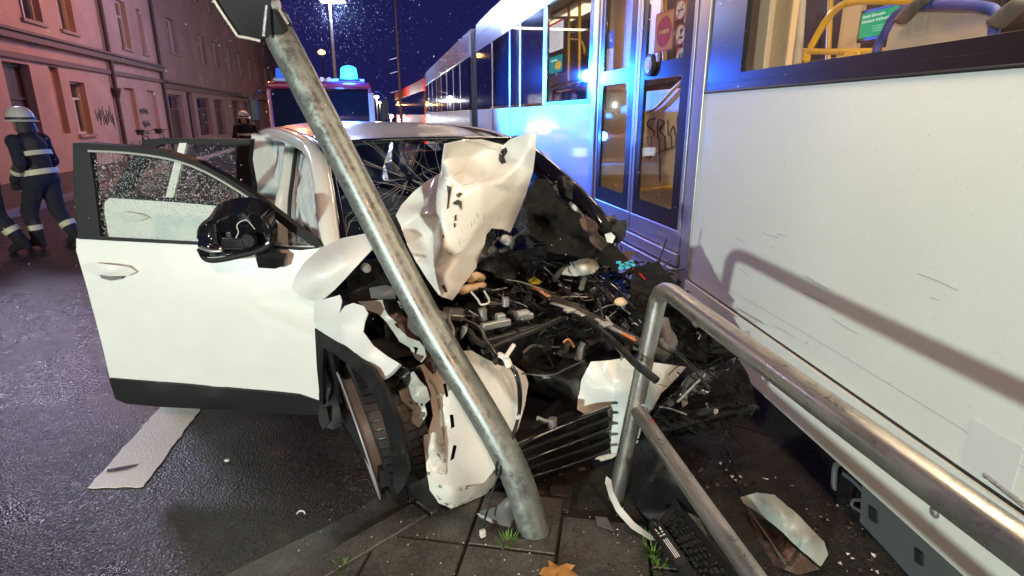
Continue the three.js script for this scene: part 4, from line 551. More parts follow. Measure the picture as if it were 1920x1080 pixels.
  put('front_wing', sheet(cd, [[603, 464, 2.66], [640, 447, 2.68], [690, 437, 2.62], [706, 440, 2.58], [708, 456, 2.55], [690, 476, 2.52], [668, 500, 2.50], [648, 522, 2.50], [626, 545, 2.50], [608, 560, 2.53], [590, 566, 2.54], [562, 556, 2.53], [546, 541, 2.54], [552, 520, 2.55], [570, 492, 2.58], [590, 474, 2.63]], [[640, 480, 2.52], [600, 510, 2.49], [660, 460, 2.58], [575, 530, 2.50]], { res: 8, t: .004, flat: .1, amp: .004, freq: 6 }), M.carWhite, t, { label: 'torn upper flap of the white front wing' });
  put('front_wing', sheet(cd, [[590, 566, 2.52], [612, 560, 2.47], [637, 553, 2.44], [641, 565, 2.43], [636, 588, 2.42], [646, 574, 2.42], [662, 568, 2.40], [682, 574, 2.36], [690, 588, 2.34], [684, 604, 2.34], [681, 622, 2.33], [700, 648, 2.27], [726, 668, 2.22], [751, 683, 2.17], [735, 700, 2.17], [716, 712, 2.19], [700, 690, 2.24], [670, 664, 2.30], [640, 645, 2.38], [612, 628, 2.47], [594, 617, 2.53], [588, 600, 2.55]], [[640, 610, 2.37], [690, 665, 2.24]], { res: 9, t: .004, flat: .1, amp: .002, freq: 9 }), M.carWhite, t, { label: 'lower white front wing above the wheel arch' });
  put('wing_edge', [tube([[751, 684, 2.165], [735, 701, 2.165], [716, 713, 2.185]].map(q => cd(...q)), .006, 12, 6)], M.primer, t);
  const arch = [[590, 616, 2.53], [606, 626, 2.48], [640, 648, 2.36], [672, 668, 2.28], [700, 696, 2.18], [722, 732, 2.11], [742, 782, 2.05], [756, 832, 2.02], [765, 880, 2.02], [758, 912, 2.03], [744, 930, 2.04], [737, 912, 2.05], [738, 880, 2.06], [730, 830, 2.07], [716, 780, 2.10], [698, 736, 2.16], [676, 704, 2.28], [650, 682, 2.36], [624, 662, 2.44], [606, 652, 2.5], [604, 700, 2.54], [606, 760, 2.58], [600, 752, 2.58], [594, 690, 2.55]];
  put('arch_cladding', sheet(cd, arch, [[670, 685, 2.26], [724, 772, 2.08], [748, 850, 2.01]], { res: 9, t: .02, flat: 0 }), M.clad, t);
  put('arch_liner', [sheet(cd, [[604, 648, 2.56], [624, 662, 2.52], [632, 700, 2.56], [636, 760, 2.6], [642, 800, 2.58], [624, 806, 2.56], [604, 798, 2.57], [598, 772, 2.6]], [[618, 720, 2.66]], { res: 10, t: .01, amp: .01 })], M.clad, t);
  put('mud_flap', [sheet(cd, [[596, 768, 2.58], [612, 764, 2.57], [618, 790, 2.56], [606, 806, 2.56], [598, 792, 2.57]], [], { res: 8, t: .01 })], M.clad, t);
  put('inner_liner', [grid(20, 8, (a, b) => { const h = lerp(1.25, 3.3, a); return C(lerp(-.80, -.45, b), .37 + .375 * Math.sin(h), .40 + .40 * Math.cos(h)); }, .006), grid(8, 8, (a, b) => C(lerp(-.46, -.52, a), lerp(.1, .78 - .2 * a, b), lerp(.05, .66, a)), .006)], M.dark, t);
  // wheel
  const wheel = (X, Z, yaw, camber, off = 0) => {
    const wc = C(X, .355, Z), ax = CL.clone().multiplyScalar(-1).applyAxisAngle(UP, yaw).add(V(0, camber, 0)).normalize(), w = put('wheel', (() => { const P = []; for (const [r, x] of [[.235, -.105], [.30, -.112], [.335, -.108], [.352, -.09], [.360, -.06], [.362, 0], [.360, .06], [.352, .09], [.335, .108], [.30, .112], [.24, .105], [.235, .09], [.235, -.09], [.235, -.105]]) P.push(new THREE.Vector2(r, x)); const g = new THREE.LatheGeometry(P, 64); g.applyQuaternion(new THREE.Quaternion().setFromUnitVectors(UP, ax)); return g.translate(wc.x, wc.y, wc.z); })(), M.tyre, t);
    const tr = []; const q = new THREE.Quaternion().setFromUnitVectors(UP, ax); for (let k = 0; k < 60; k++) { const h = k / 60 * Math.PI * 2; for (const [x, l, sk] of [[-.082, .045, .25], [-.03, .044, -.2], [.022, .044, .2], [.078, .05, -.25]]) { const g = new THREE.BoxGeometry(.016, l, .029).rotateX(sk * .5).translate(.362, x, 0).rotateY(h + (x > 0 ? .03 : 0)); tr.push(g.applyQuaternion(q).translate(wc.x, wc.y, wc.z)); } } put('tread_block', tr, M.tyre, w, { kind: 'stuff' });
    const rm = []; { const P = [[.235, .105], [.245, .11], [.245, .118], [.225, .115], [.21, .09], [.205, 0], [.21, -.1], [.23, -.105]].map(a => new THREE.Vector2(a[0] * (off ? 1.26 : 1), a[1] + off)); rm.push(new THREE.LatheGeometry(P, 48).applyQuaternion(q).translate(wc.x, wc.y, wc.z)); } put('rim', rm, M.rim, w);
    for (let k = 0; k < 5; k++) { const h = k / 5 * 6.283, d1 = V(Math.cos(h), 0, Math.sin(h)).applyQuaternion(q), o1 = ax.clone().multiplyScalar(.07); put('spoke', rod(wc.clone().add(o1).addScaledVector(d1, .03), wc.clone().add(o1).addScaledVector(d1, .215), .035, .022, 8), M.rim, w); }
    put('hub', disc(wc.clone().addScaledVector(ax, .07), ax, .06, .05, 20), M.rim, w); put('brake_disc', disc(wc.clone().addScaledVector(ax, .0), ax, .15, .02, 28), M.grime, w);
  };
  wheel(-.66, .40, -.10, -.20, .045); wheel(.78, .36, .2, 0); wheel(-.78, -2.2, 0, 0); wheel(.78, -2.2, 0, 0);

  // --- bonnet folded up
  const bo = [[742, 404, .06], [752, 385, .02], [775, 360, .02], [800, 340, .06], [826, 324, .14], [829, 300, .20], [834, 270, .26], [868, 263, .20], [905, 262, .12], [930, 268, .06], [944, 272, .02], [958, 260, .10], [985, 251, .22], [1005, 245, .28], [1004, 285, .25], [1000, 320, .20], [988, 360, .15], [972, 400, .16], [957, 436, .2], [943, 430, .24], [922, 428, .28], [912, 440, .3], [907, 470, .32], [897, 496, .34], [880, 520, .38], [868, 534, .4], [860, 548, .42], [848, 563, .44], [828, 556, .46], [822, 552, .42], [800, 522, .30], [780, 490, .24], [765, 460, .2], [752, 425, .12]],
    bi = [[824, 360, .28], [826, 400, .36], [828, 460, .41], [832, 520, .45], [838, 330, .30], [868, 320, .24], [884, 296, .10], [910, 320, .16], [938, 306, .12], [946, 290, .04], [905, 345, .30], [870, 352, .32], [938, 340, .27], [975, 305, .21], [990, 280, .26], [962, 360, .2], [900, 420, .34], [860, 480, .41], [786, 402, .18], [806, 402, .27], [790, 440, .12], [806, 470, .22], [812, 440, .20], [790, 380, .08], [812, 350, .14], [812, 505, .34], [845, 545, .46], [875, 500, .385]], bopt = { res: 6, t: .004, flat: .72, amp: .0012, freq: 9 };
  const bon = put('bonnet', sheet(cz, bo, bi, bopt), M.carWhite, t, { label: 'white bonnet buckled upright in front of the windscreen' }), onB = sheet(cz, bo, bi, { ...bopt, onlyValue: true });
  for (const q of [[[937, 288], [942, 280], [948, 276], [951, 284], [945, 294], [949, 304], [941, 307], [936, 300]], [[837, 347], [847, 352], [844, 366], [841, 390], [838, 392], [840, 364]], [[855, 365], [862, 360], [868, 363], [861, 370]], [[849, 380], [858, 374], [866, 378], [866, 394], [861, 384], [852, 383]], [[853, 404], [856, 402], [856, 414], [853, 413]], [[851, 419], [854, 418], [855, 426], [852, 425]], [[827, 536], [833, 534], [839, 548], [834, 547]], [[829, 442], [832, 440], [833, 446], [830, 445]]]) put('tear', sheet((u, v) => onB(u, v, .007), q, [], { res: 4, t: .002 }), M.dark, bon);
  for (const l of [[[836, 338], [850, 328], [862, 322], [872, 310]], [[846, 348], [880, 344], [905, 336], [925, 326], [938, 312]], [[834, 272], [833, 300], [828, 326], [824, 380]], [[872, 262], [905, 268], [930, 280], [940, 290]]]) put('crease', tube(l.map(q => onB(...q, .004)), .0035, 20, 6), M.carWhite, bon);
  seed = 77; { const sc = []; for (let i = 0; i < 34; i++) { const u = rr(838, 940), v = rr(398, 434) + (u < 870 ? 20 : 0), l = rr(3, 11); sc.push(tube([onB(u, v, .003), onB(u + rr(-2, 2), v + l, .003)], .00035, 2, 4)); } for (let i = 0; i < 40; i++) { const h = rr(.3, 2.9), u = 852 + Math.cos(h) * 18 * rr(.6, 1), v = 465 + Math.sin(h) * 16 * rr(.7, 1); sc.push(tube([onB(u, v, .004), onB(u + rr(-5, 5), v + rr(-2, 3), .004)], .0003, 2, 4)); } put('scuff', sc, M.grime, bon, { kind: 'stuff' }); }

  // --- engine bay
  const bay = (u, v, y) => gy(u, v, y);
  put('bay_floor', [grid(16, 12, (a, b) => C(lerp(-.50, .92, a), .40 + .12 * fbm(a * 6, b * 6, 2, 3), lerp(.02, lerp(.42, .66, a), b)), .02)], M.black, t);
  put('bulkhead', [grid(20, 8, (a, b) => C(lerp(-.74, .80, a), lerp(.35, 1.08, b), .10 + .12 * (1 - (2 * a - 1) ** 2) * b), .02, { amp: .04, freq: 6 })], M.black, t);
  put('inner_wing', [grid(12, 8, (a, b) => C(lerp(-.62, -.52, b) , lerp(.5, .90 - .2 * a, b), lerp(.08, .62, a)), .006, { amp: .02, freq: 8, sharp: .5 })], M.grime, t);
  put('strut_tower', [rod(C(-.52, .55, .34), C(-.52, .93, .30), .13, .11, 20), disc(C(-.52, .935, .3), UP, .07, .02, 18)], M.black, t);
  put('engine_block', [cbox(0, .60, .34, .60, .34, .42, .03, [.05, .1, .03])], M.black, t); put('engine_cover', [cbox(-.05, .78, .34, .46, .05, .34, .02, [.06, .15, .02])], M.black, t);
  put('coolant_tank', [cbox(-.50, .86, .52, .16, .10, .13, .03, [.1, .3, 0])], M.greyPlastic, t);
  put('battery_tray', [cbox(.28, .70, .45, .26, .16, .20, .02, [.1, -.2, .1])], M.black, t);
  // brackets of the right wing rail (pale pressed steel)
  put('wing_bracket', sheet(cd, [[672, 566, 2.5], [700, 564, 2.48], [717, 562, 2.46], [722, 580, 2.44], [728, 592, 2.42], [744, 606, 2.40], [752, 620, 2.38], [764, 632, 2.36], [786, 640, 2.33], [796, 652, 2.31], [800, 668, 2.3], [790, 680, 2.3], [778, 672, 2.31], [768, 652, 2.33], [748, 640, 2.36], [738, 622, 2.39], [726, 606, 2.41], [708, 588, 2.44], [690, 582, 2.47]], [], { res: 7, t: .004, amp: .014, freq: 20, holes: [[[738, 606], [748, 608], [754, 618], [744, 614]], [[774, 650], [784, 652], [780, 664]]] }), M.primer, t);
  put('wing_bracket', sheet(cd, [[760, 705, 2.24], [776, 696, 2.22], [786, 712, 2.2], [800, 726, 2.18], [806, 748, 2.18], [796, 760, 2.18], [800, 778, 2.17], [786, 802, 2.17], [772, 792, 2.18], [774, 770, 2.19], [752, 750, 2.21], [746, 728, 2.23], [756, 724, 2.24]], [[780, 740, 2.16]], { res: 6, t: .004, amp: .012, freq: 22, holes: [[[766, 754], [772, 753], [772, 759], [767, 759]], [[777, 756], [784, 755], [784, 761], [778, 761]], [[788, 757], [793, 757], [793, 762], [788, 762]]] }), M.primer, t);
  put('bracket_bolt', [disc(cd(778, 776, 2.165), CF, .011, .012, 12)], M.bare, t); put('bracket_bolt', [disc(cd(790, 779, 2.165), CF, .011, .012, 12)], M.bare, t);
  put('headlamp_bracket', [sheet(cd, [[716, 706, 2.2], [740, 692, 2.18], [758, 694, 2.2], [770, 700, 2.21], [766, 716, 2.2], [752, 730, 2.2], [736, 738, 2.2], [724, 726, 2.2]], [[745, 712, 2.26]], { res: 6, t: .008, amp: .03, freq: 30, sharp: 1 }), sheet(cd, [[770, 692, 2.25], [786, 690, 2.25], [796, 716, 2.23], [804, 740, 2.22], [788, 730, 2.25], [776, 714, 2.26]], [], { res: 7, t: .01, amp: .015, freq: 25 })], M.black, t);
  put('rusty_rail', [sheet(cd, [[724, 590, 2.52], [740, 600, 2.5], [768, 650, 2.4], [800, 690, 2.33], [812, 700, 2.3], [820, 680, 2.3], [812, 650, 2.36], [780, 610, 2.45], [750, 588, 2.52]], [[770, 630, 2.42]], { res: 9, t: .01, amp: .012, freq: 14 })], M.brown, t);
  put('wing_washer_bottle', [sheet(cd, [[692, 540, 2.56], [724, 534, 2.54], [742, 540, 2.5], [742, 560, 2.5], [716, 562, 2.5], [696, 560, 2.54]], [[720, 550, 2.46]], { res: 7, t: .04, flat: 0 })], M.greyPlastic, t);
  put('rubber_mount', [disc(cd(686, 502, 2.58), CF, .02, .03, 16), disc(cd(686, 502, 2.56), CF, .009, .03, 12)], M.grey, t);
  put('cross_rod', [tube([cd(706, 466, 2.58), cd(712, 482, 2.56), cd(730, 496, 2.5)], .004, 12, 6)], M.whitePl, t);

  // --- front bumper, right part, pierced by slots
  const bz = (v) => 0;
  const bump = put('bumper', sheet(cz, [[778, 689, .58], [800, 680, .62], [836, 668, .65], [866, 658, .64], [884, 657, .62], [910, 672, .62], [940, 686, .62], [962, 684, .64], [985, 700, .66], [991, 720, .68], [984, 760, .72], [972, 800, .76], [962, 824, .80], [944, 856, .84], [928, 880, .86], [906, 906, .87], [870, 911, .88], [826, 908, .87], [808, 892, .84], [800, 860, .80], [800, 818, .76], [806, 800, .73], [812, 780, .70], [806, 740, .65], [796, 712, .61]], [[830, 720, .68], [836, 760, .72], [842, 800, .76], [846, 850, .81], [870, 740, .71], [880, 820, .79], [900, 760, .73], [940, 740, .70], [950, 780, .74]], { res: 9, t: .004, flat: .1, amp: .003, freq: 8, holes: [[[830, 720], [836, 719], [841, 742], [836, 746]], [[843, 778], [850, 777], [853, 800], [846, 804]], [[850, 834], [857, 836], [852, 860], [844, 864]]] }), M.carWhite, t, { label: 'white front bumper corner behind the mast' });
  put('bumper_fold', [tube([[806, 712, .64], [818, 730, .675], [826, 770, .72], [832, 820, .775], [832, 868, .83]].map(q => cz(...q)), .006, 26, 6)], M.primer, bump);
  put('bumper_slot', [[[830, 720], [836, 719], [841, 742], [836, 746]], [[843, 778], [850, 777], [853, 800], [846, 804]], [[850, 834], [857, 836], [852, 860], [844, 864]]].map((h, i) => sheet(cz, h.map(q => [q[0], q[1], (.60 + i * .06)]), [], { res: 10, t: .004 })), M.clad, bump);
  put('bumper_bolt_hole', [disc(cz(812, 697, .652), CF, .008, .006, 12)], M.dark, bump);
  put('bumper_lower', [sheet(cz, [[795, 816, .76], [812, 810, .80], [826, 812, .79], [836, 830, .79], [838, 868, .83], [834, 890, .86], [800, 884, .82], [797, 850, .79]], [[812, 840, .84]], { res: 7, t: .02, amp: .006, freq: 14 })], M.dirtyWhite, bump, { label: 'scuffed dirty lower bumper corner' });
  put('bumper_lower', [sheet(cz, [[800, 886, .80], [834, 908, .85], [880, 912, .86], [908, 906, .84], [930, 882, .82], [928, 904, .80], [912, 925, .80], [880, 940, .82], [846, 954, .84], [822, 944, .82], [806, 918, .80]], [[850, 925, .87], [890, 922, .85]], { res: 8, t: .012, amp: .008, freq: 14 })], M.dirtyWhite, bump, { label: 'cracked lower bumper edge' });
  put('bumper_lip', [sheet(cz, [[760, 905, .74], [780, 880, .72], [800, 890, .76], [806, 920, .78], [824, 950, .80], [850, 958, .82], [900, 938, .80], [940, 900, .78], [944, 918, .78], [920, 950, .78], [870, 972, .80], [824, 966, .79], [786, 940, .76]], [[850, 965, .84]], { res: 9, t: .01, amp: .01, freq: 12 }), tube([[833, 956, .82], [832, 972, .83], [828, 978, .83]].map(q => cz(...q)), .006, 8, 6), tube([[856, 952, .82], [858, 970, .83], [852, 978, .84]].map(q => cz(...q)), .006, 8, 6)], M.clad, bump);
  // bumper, left part
  const b2 = put('bumper', sheet(cz, [[1108, 678, .72], [1140, 676, .74], [1172, 671, .76], [1230, 680, .80], [1286, 688, .80], [1272, 706, .82], [1240, 738, .84], [1224, 766, .86], [1206, 790, .86], [1196, 830, .88], [1176, 846, .88], [1148, 858, .86], [1143, 830, .84], [1142, 800, .82], [1138, 772, .80], [1112, 772, .76], [1096, 776, .74], [1082, 768, .72], [1084, 742, .70], [1090, 712, .70]], [[1150, 730, .86], [1200, 730, .88], [1170, 790, .88], [1110, 730, .76]], { res: 9, t: .004, flat: .2, amp: .006, freq: 8 }), M.carWhite, t, { label: 'white left bumper corner behind the railing post' });
  put('bumper_edge', [sheet(cz, [[1110, 858, .84], [1148, 850, .86], [1162, 846, .86], [1150, 858, .88], [1128, 864, .87]], [], { res: 7, t: .006, amp: .004 })], M.dirtyWhite, b2);
  // --- black air duct and grille
  put('air_duct', sheet(cz, [[976, 684, .56], [982, 660, .56], [1000, 648, .54], [1030, 652, .54], [1060, 652, .58], [1080, 646, .60], [1090, 640, .60], [1100, 642, .60], [1096, 676, .62], [1106, 682, .66], [1096, 706, .68], [1086, 740, .70], [1076, 756, .70], [1030, 744, .68], [992, 726, .64], [978, 706, .60]], [[1040, 700, .74], [1000, 690, .66], [1050, 668, .50], [1070, 720, .74], [1010, 668, .50]], { res: 9, t: .01, flat: .5 }), M.black, t);
  put('duct_rib', [tube([cz(978, 700, .68), cz(1030, 704, .78), cz(1064, 690, .72), cz(1096, 676, .66)], .004, 20, 6)], M.greyPlastic, t); put('duct_rib', [tube([cz(980, 662, .57), cz(1000, 648, .56), cz(1030, 653, .55)], .009, 14, 8)], M.greyPlastic, t); put('duct_rib', [sweep([cz(1084, 676, .64), cz(1088, 656, .62), cz(1094, 642, .62)], .02, .012, { n: 8 })], M.greyPlastic, t);
  const gl = put('grille', sheet(cz, [[948, 842, .82], [1000, 816, .84], [1060, 792, .86], [1138, 764, .86], [1142, 800, .86], [1144, 842, .86], [1100, 868, .86], [1040, 884, .86], [1000, 896, .86], [956, 908, .84], [944, 880, .83]], [], { res: 12, t: .01, amp: .012, freq: 12 }), M.black, t);
  for (let k = 0; k < 5; k++) { const f = k / 4; put('grille_bar', [sweep([cz(946 + 4 * f, 848 + 56 * f, .88), cz(1000, 822 + 70 * f, .90 + .01 * (k % 2)), cz(1070, 792 + 78 * f, .91), cz(1143, 764 + 80 * f, .90)], .012, .008, { n: 20, k: 8 })], k % 2 ? M.clad : M.gloss, gl); }
  put('lower_grille', [sheet(cz, [[1005, 900, .86], [1060, 878, .86], [1120, 862, .86], [1160, 858, .86], [1168, 900, .84], [1150, 960, .82], [1120, 970, .80], [1040, 978, .80], [1034, 950, .80], [1012, 930, .84]], [[1100, 920, .88]], { res: 11, t: .012, amp: .012, freq: 12, holes: [[[1020, 900], [1060, 884], [1110, 872], [1112, 890], [1060, 906], [1026, 916]]] })], M.clad, t);
  put('lower_bar', [sweep([cz(1008, 912, .84), cz(1060, 900, .85), cz(1112, 892, .84)], .014, .01, { n: 12 }), sweep([cz(1014, 940, .84), cz(1060, 926, .86), cz(1108, 918, .85)], .014, .012, { n: 12 })], M.black, t);
  put('lamp_fitting', [tube([cz(1010, 898, .82), cz(1030, 902, .82), cz(1050, 890, .82), cz(1048, 880, .82)], .007, 18, 6), disc(cz(1092, 884, .84), CF, .022, .02, 12)], M.bare, t);
  put('sensor', [tube([cz(1008, 784, .86), cz(1024, 790, .87), cz(1038, 786, .87)], .011, 12, 8), disc(cz(1036, 792, .88), UP, .02, .04, 10)], M.bare, t);

  // --- hoses, looms and rods across the bay (each its own piece)
  const hose = (pts, r, mat, name = 'hose') => put(name, tube(pts.map(q => gy(q[0], q[1], q[2])), r, pts.length * 8, 8), mat, t);
  hose([[988, 522, .9], [1040, 560, .86], [1100, 600, .84], [1150, 640, .82], [1190, 680, .80], [1232, 714, .76]], .016, M.black);
  hose([[870, 600, .86], [900, 616, .86], [912, 640, .86], [930, 668, .84]], .009, M.gloss); hose([[845, 582, .88], [842, 600, .88], [850, 620, .87], [846, 650, .86]], .008, M.bare, 'pipe'); hose([[868, 548, .92], [890, 540, .93], [920, 545, .93], [950, 540, .93]], .007, M.gloss); hose([[905, 660, .82], [950, 640, .84], [1000, 620, .86], [1056, 596, .86]], .013, M.black); hose([[880, 620, .85], [896, 640, .85], [925, 655, .84], [930, 680, .82]], .012, M.grime, 'pipe');
  hose([[996, 520, .92], [1010, 500, .95], [1040, 492, .97], [1080, 500, .95], [1120, 516, .92], [1160, 545, .9], [1190, 580, .86]], .0065, M.gloss, 'cable');
  hose([[1040, 524, .9], [1055, 506, .93], [1080, 500, .94], [1096, 516, .92], [1090, 540, .9]], .015, M.greyPlastic); hose([[1100, 470, .96], [1104, 490, .96], [1116, 500, .95]], .004, M.whitePl, 'wire'); hose([[1060, 580, .84], [1080, 600, .82], [1100, 590, .82]], .006, M.black, 'cable'); hose([[1120, 560, .88], [1130, 600, .85], [1128, 640, .82]], .007, M.black, 'cable'); hose([[1250, 640, .7], [1300, 690, .66], [1330, 730, .6]], .008, M.black, 'cable'); hose([[940, 676, .82], [960, 690, .8], [972, 720, .74], [974, 770, .6]], .008, M.gloss, 'cable');
  put('support_beam', [sweep([gy(990, 536, .88), gy(1060, 572, .87), gy(1140, 612, .84), gy(1250, 672, .78)], .03, .016, { n: 24, k: 8, sq: .6 })], M.grime, t);
  put('bright_trim', [sweep([gy(1034, 568, .9), gy(1060, 576, .9), gy(1096, 592, .885)], .014, .004, { n: 10 })], M.bare, t); put('bright_trim', [sweep([gy(1118, 598, .88), gy(1150, 616, .87), gy(1190, 634, .85)], .012, .004, { n: 10 })], M.bare, t); put('trim_clip', [obox(gy(1068, 582, .905), CL, UP, CF, .05, .012, .04, .004)], M.bare, t); put('trim_clip', [obox(gy(1136, 608, .89), CL, UP, CF, .05, .012, .04, .004)], M.bare, t);
  put('wire_hook', [tube([gy(884, 548, .98), gy(896, 562, .98), gy(902, 571, .98), gy(916, 568, .98), gy(916, 560, .98), gy(908, 546, .98)], .0045, 30, 6)], M.whitePl, t);
  put('injector_rail', [obox(gy(930, 608, .87), CL, UP, CF, .14, .03, .03, .006), obox(gy(938, 598, .88), CL, UP, CF, .04, .05, .04, .008), disc(gy(905, 590, .88), UP, .02, .05, 12), disc(gy(948, 566, .90), UP, .018, .04, 12), disc(gy(978, 590, .88), CL, .022, .06, 12), obox(gy(985, 592, .87), CL, UP, CF, .07, .03, .05, .01)], M.bare, t);
  put('white_connector', [sweep([gy(934, 664, .84), gy(948, 672, .83), gy(956, 690, .8)], .016, .01, { n: 8 }), sweep([gy(948, 670, .84), gy(960, 652, .86), gy(964, 646, .87)], .01, .008, { n: 8 })], M.whitePl, t);
  put('yellow_tag', [sheet((u, v, k) => gy(u, v, k), [[988, 524, .9], [998, 516, .92], [1016, 528, .9], [1010, 532, .9], [994, 532, .9]], [], { res: 6, t: .003 })], M.yellowPl, t);
  put('dented_pipe', [sweep([cz(880, 522, .36), cz(890, 518, .34), cz(902, 520, .3)], .03, .022, { n: 8 }), sweep([cz(866, 545, .40), cz(880, 540, .36), cz(904, 534, .3)], .028, .02, { n: 8 })], M.cream, t);
  // buckled metal at the root of the bonnet
  put('buckled_hinge', [sheet(cz, [[930, 446, .2], [946, 440, .22], [962, 446, .2], [980, 440, .18], [992, 420, .14], [1000, 440, .12], [984, 460, .16], [968, 474, .18], [950, 462, .22]], [[960, 455, .26], [980, 450, .1]], { res: 6, t: .004, amp: .02, freq: 20, sharp: 1 })], M.bare, t);
  put('torn_liner', [sheet(cz, [[905, 470, .34], [918, 434, .3], [930, 440, .28], [924, 456, .26], [960, 480, .2], [1000, 510, .16], [980, 540, .3], [940, 520, .34], [900, 500, .36], [890, 510, .36]], [[940, 490, .24], [920, 480, .4]], { res: 7, t: .006, amp: .04, freq: 16, sharp: 1 })], M.black, t);
  // left corner: crushed wing, pillar root and mirror
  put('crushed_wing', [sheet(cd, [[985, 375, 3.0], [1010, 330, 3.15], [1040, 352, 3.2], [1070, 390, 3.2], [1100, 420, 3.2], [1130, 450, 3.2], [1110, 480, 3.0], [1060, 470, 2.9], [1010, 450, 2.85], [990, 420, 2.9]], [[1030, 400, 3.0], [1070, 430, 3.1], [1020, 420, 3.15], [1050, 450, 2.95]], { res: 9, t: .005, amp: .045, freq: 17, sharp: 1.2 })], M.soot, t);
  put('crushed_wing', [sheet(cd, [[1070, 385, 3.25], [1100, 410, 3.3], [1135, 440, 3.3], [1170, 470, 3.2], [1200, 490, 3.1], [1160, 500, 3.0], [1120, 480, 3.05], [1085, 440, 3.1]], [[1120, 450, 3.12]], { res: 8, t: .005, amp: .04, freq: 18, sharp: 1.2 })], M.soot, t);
  put('left_mirror', [sheet(cd, [[1040, 340, 3.45], [1050, 328, 3.45], [1066, 334, 3.5], [1076, 346, 3.5], [1072, 364, 3.48], [1074, 374, 3.45], [1060, 368, 3.42], [1046, 354, 3.42]], [[1058, 350, 3.36]], { res: 5, t: .1, flat: .3, amp: .012, freq: 20 })], M.black, t);
  put('left_pillar_trim', [sweep([C(.655, 1.57, -.70), C(.705, 1.43, -.38), C(.78, 1.19, .02), C(.81, 1.06, .15)], .062, .05, { n: 24 })], M.gloss, t);
  put('insulation', [sheet((u, v, k) => gy(u, v, k), [[1052, 512, .92], [1070, 494, .96], [1090, 486, .98], [1116, 486, .98], [1124, 500, .96], [1112, 514, .94], [1080, 518, .92]], [[1090, 500, 1.0]], { res: 6, t: .012, amp: .02, freq: 18 })], M.dirtyWhite, t);
  put('brown_felt', [sheet((u, v, k) => gy(u, v, k), [[1124, 496, .96], [1140, 480, .98], [1168, 472, .99], [1190, 474, .98], [1178, 490, .96], [1150, 500, .95]], [[1155, 486, 1.0]], { res: 6, t: .012, amp: .02, freq: 18 })], M.brown, t);
  put('brown_felt', [sheet(cd, [[1085, 415, 3.05], [1100, 400, 3.1], [1122, 420, 3.1], [1140, 455, 3.05], [1128, 470, 3.0], [1105, 450, 3.0]], [[1112, 435, 2.98]], { res: 6, t: .01, amp: .03, freq: 14, sharp: 1 })], M.brown, t);
  put('cream_scrap', [ball(gy(1164, 566, .86), .035, .022, .026, 10)], M.cream, t);
  put('torn_block', [sheet(cd, [[1122, 420, 2.95], [1140, 404, 2.95], [1152, 402, 2.95], [1160, 412, 2.95], [1176, 410, 2.98], [1178, 424, 2.96], [1170, 446, 2.92], [1154, 462, 2.9], [1136, 448, 2.92]], [[1152, 432, 2.86]], { res: 6, t: .06, amp: .02, freq: 16, sharp: 1 })], M.black, t);
  put('white_scrap', [sheet(cd, [[1134, 440, 2.87], [1146, 436, 2.86], [1154, 444, 2.86], [1148, 456, 2.86], [1138, 454, 2.87]], [], { res: 4, t: .003, amp: .01, freq: 40 })], M.whitePl, t);
  for (const [u, v] of [[1160, 492], [1168, 488], [1175, 494], [1183, 491], [1166, 497], [1176, 501], [1186, 497], [1164, 503]]) put('blue_clip', [cbox(0, 0, 0, .026, .014, .018, .003).translate(-CO.x, 0, -CO.z).translate(...gy(u, v, .99).toArray())], M.cyan, t);
  put('red_lead', [tube([gy(1186, 504, .95), gy(1198, 512, .94), gy(1210, 524, .92)], .004, 10, 6)], M.red, t); put('orange_lead', [tube([gy(1168, 626, .86), gy(1180, 632, .86), gy(1192, 638, .85)], .006, 8, 6)], M.orange, t);
  put('copper_strip', [sweep([gy(1000, 540, .89), gy(1014, 546, .9), gy(1030, 556, .89)], .014, .005, { n: 6 })], M.copper, t); put('copper_bend', [tube([gy(1056, 642, .76), gy(1066, 636, .77), gy(1076, 650, .76)], .006, 10, 6)], M.copper, t);
  // tangle of torn plastic, wire and metal filling the left half of the bay: nobody could count it
  seed = 99;
  const shard = (c, s, mat) => { const n = 5 + Math.floor(rnd() * 3), e1 = V(rr(-1, 1), rr(-1, 1), rr(-1, 1)).normalize(), e2 = V(rr(-1, 1), rr(-1, 1), rr(-1, 1)).cross(e1).normalize(), e3 = e1.clone().cross(e2), W = [c.clone()], idx = []; for (let i = 0; i < n; i++) { const h = i / n * 6.283, r = s * rr(.4, 1.1); W.push(c.clone().addScaledVector(e1, Math.cos(h) * r).addScaledVector(e2, Math.sin(h) * r * rr(.3, .8)).addScaledVector(e3, rr(-.3, .3) * s)); idx.push(0, 1 + i, 1 + (i + 1) % n); } return slab(W, idx, .004); };
  const heap = { black: [], grime: [], bare: [] };
  for (let i = 0; i < 420; i++) { const X = rr(.0, .98), Z = rr(.06, .64), y = .60 + .30 * rnd() + .16 * step(.4, 0, Z), c = C(X, y, Z); if (X > .8 && Z < .2) continue; const k = rnd(); heap[k < .62 ? 'black' : k < .93 ? 'grime' : 'bare'].push(shard(c, rr(.012, .06) * (k > .93 ? .5 : 1))); }
  for (let i = 0; i < 260; i++) { const X = rr(-.1, .98), Z = rr(.05, .64), y = .66 + .26 * rnd() + .16 * step(.4, 0, Z), c = C(X, y, Z), P = [c]; let d = V(rr(-1, 1), rr(-.4, .4), rr(-1, 1)).normalize(); for (let k = 0; k < 3; k++) { d.add(V(rr(-.6, .6), rr(-.4, .3), rr(-.6, .6))).normalize(); P.push(P[k].clone().addScaledVector(d, rr(.03, .1))); } heap[rnd() < .8 ? 'black' : 'bare'].push(tube(P, rr(.0015, .006), 8, 5)); }
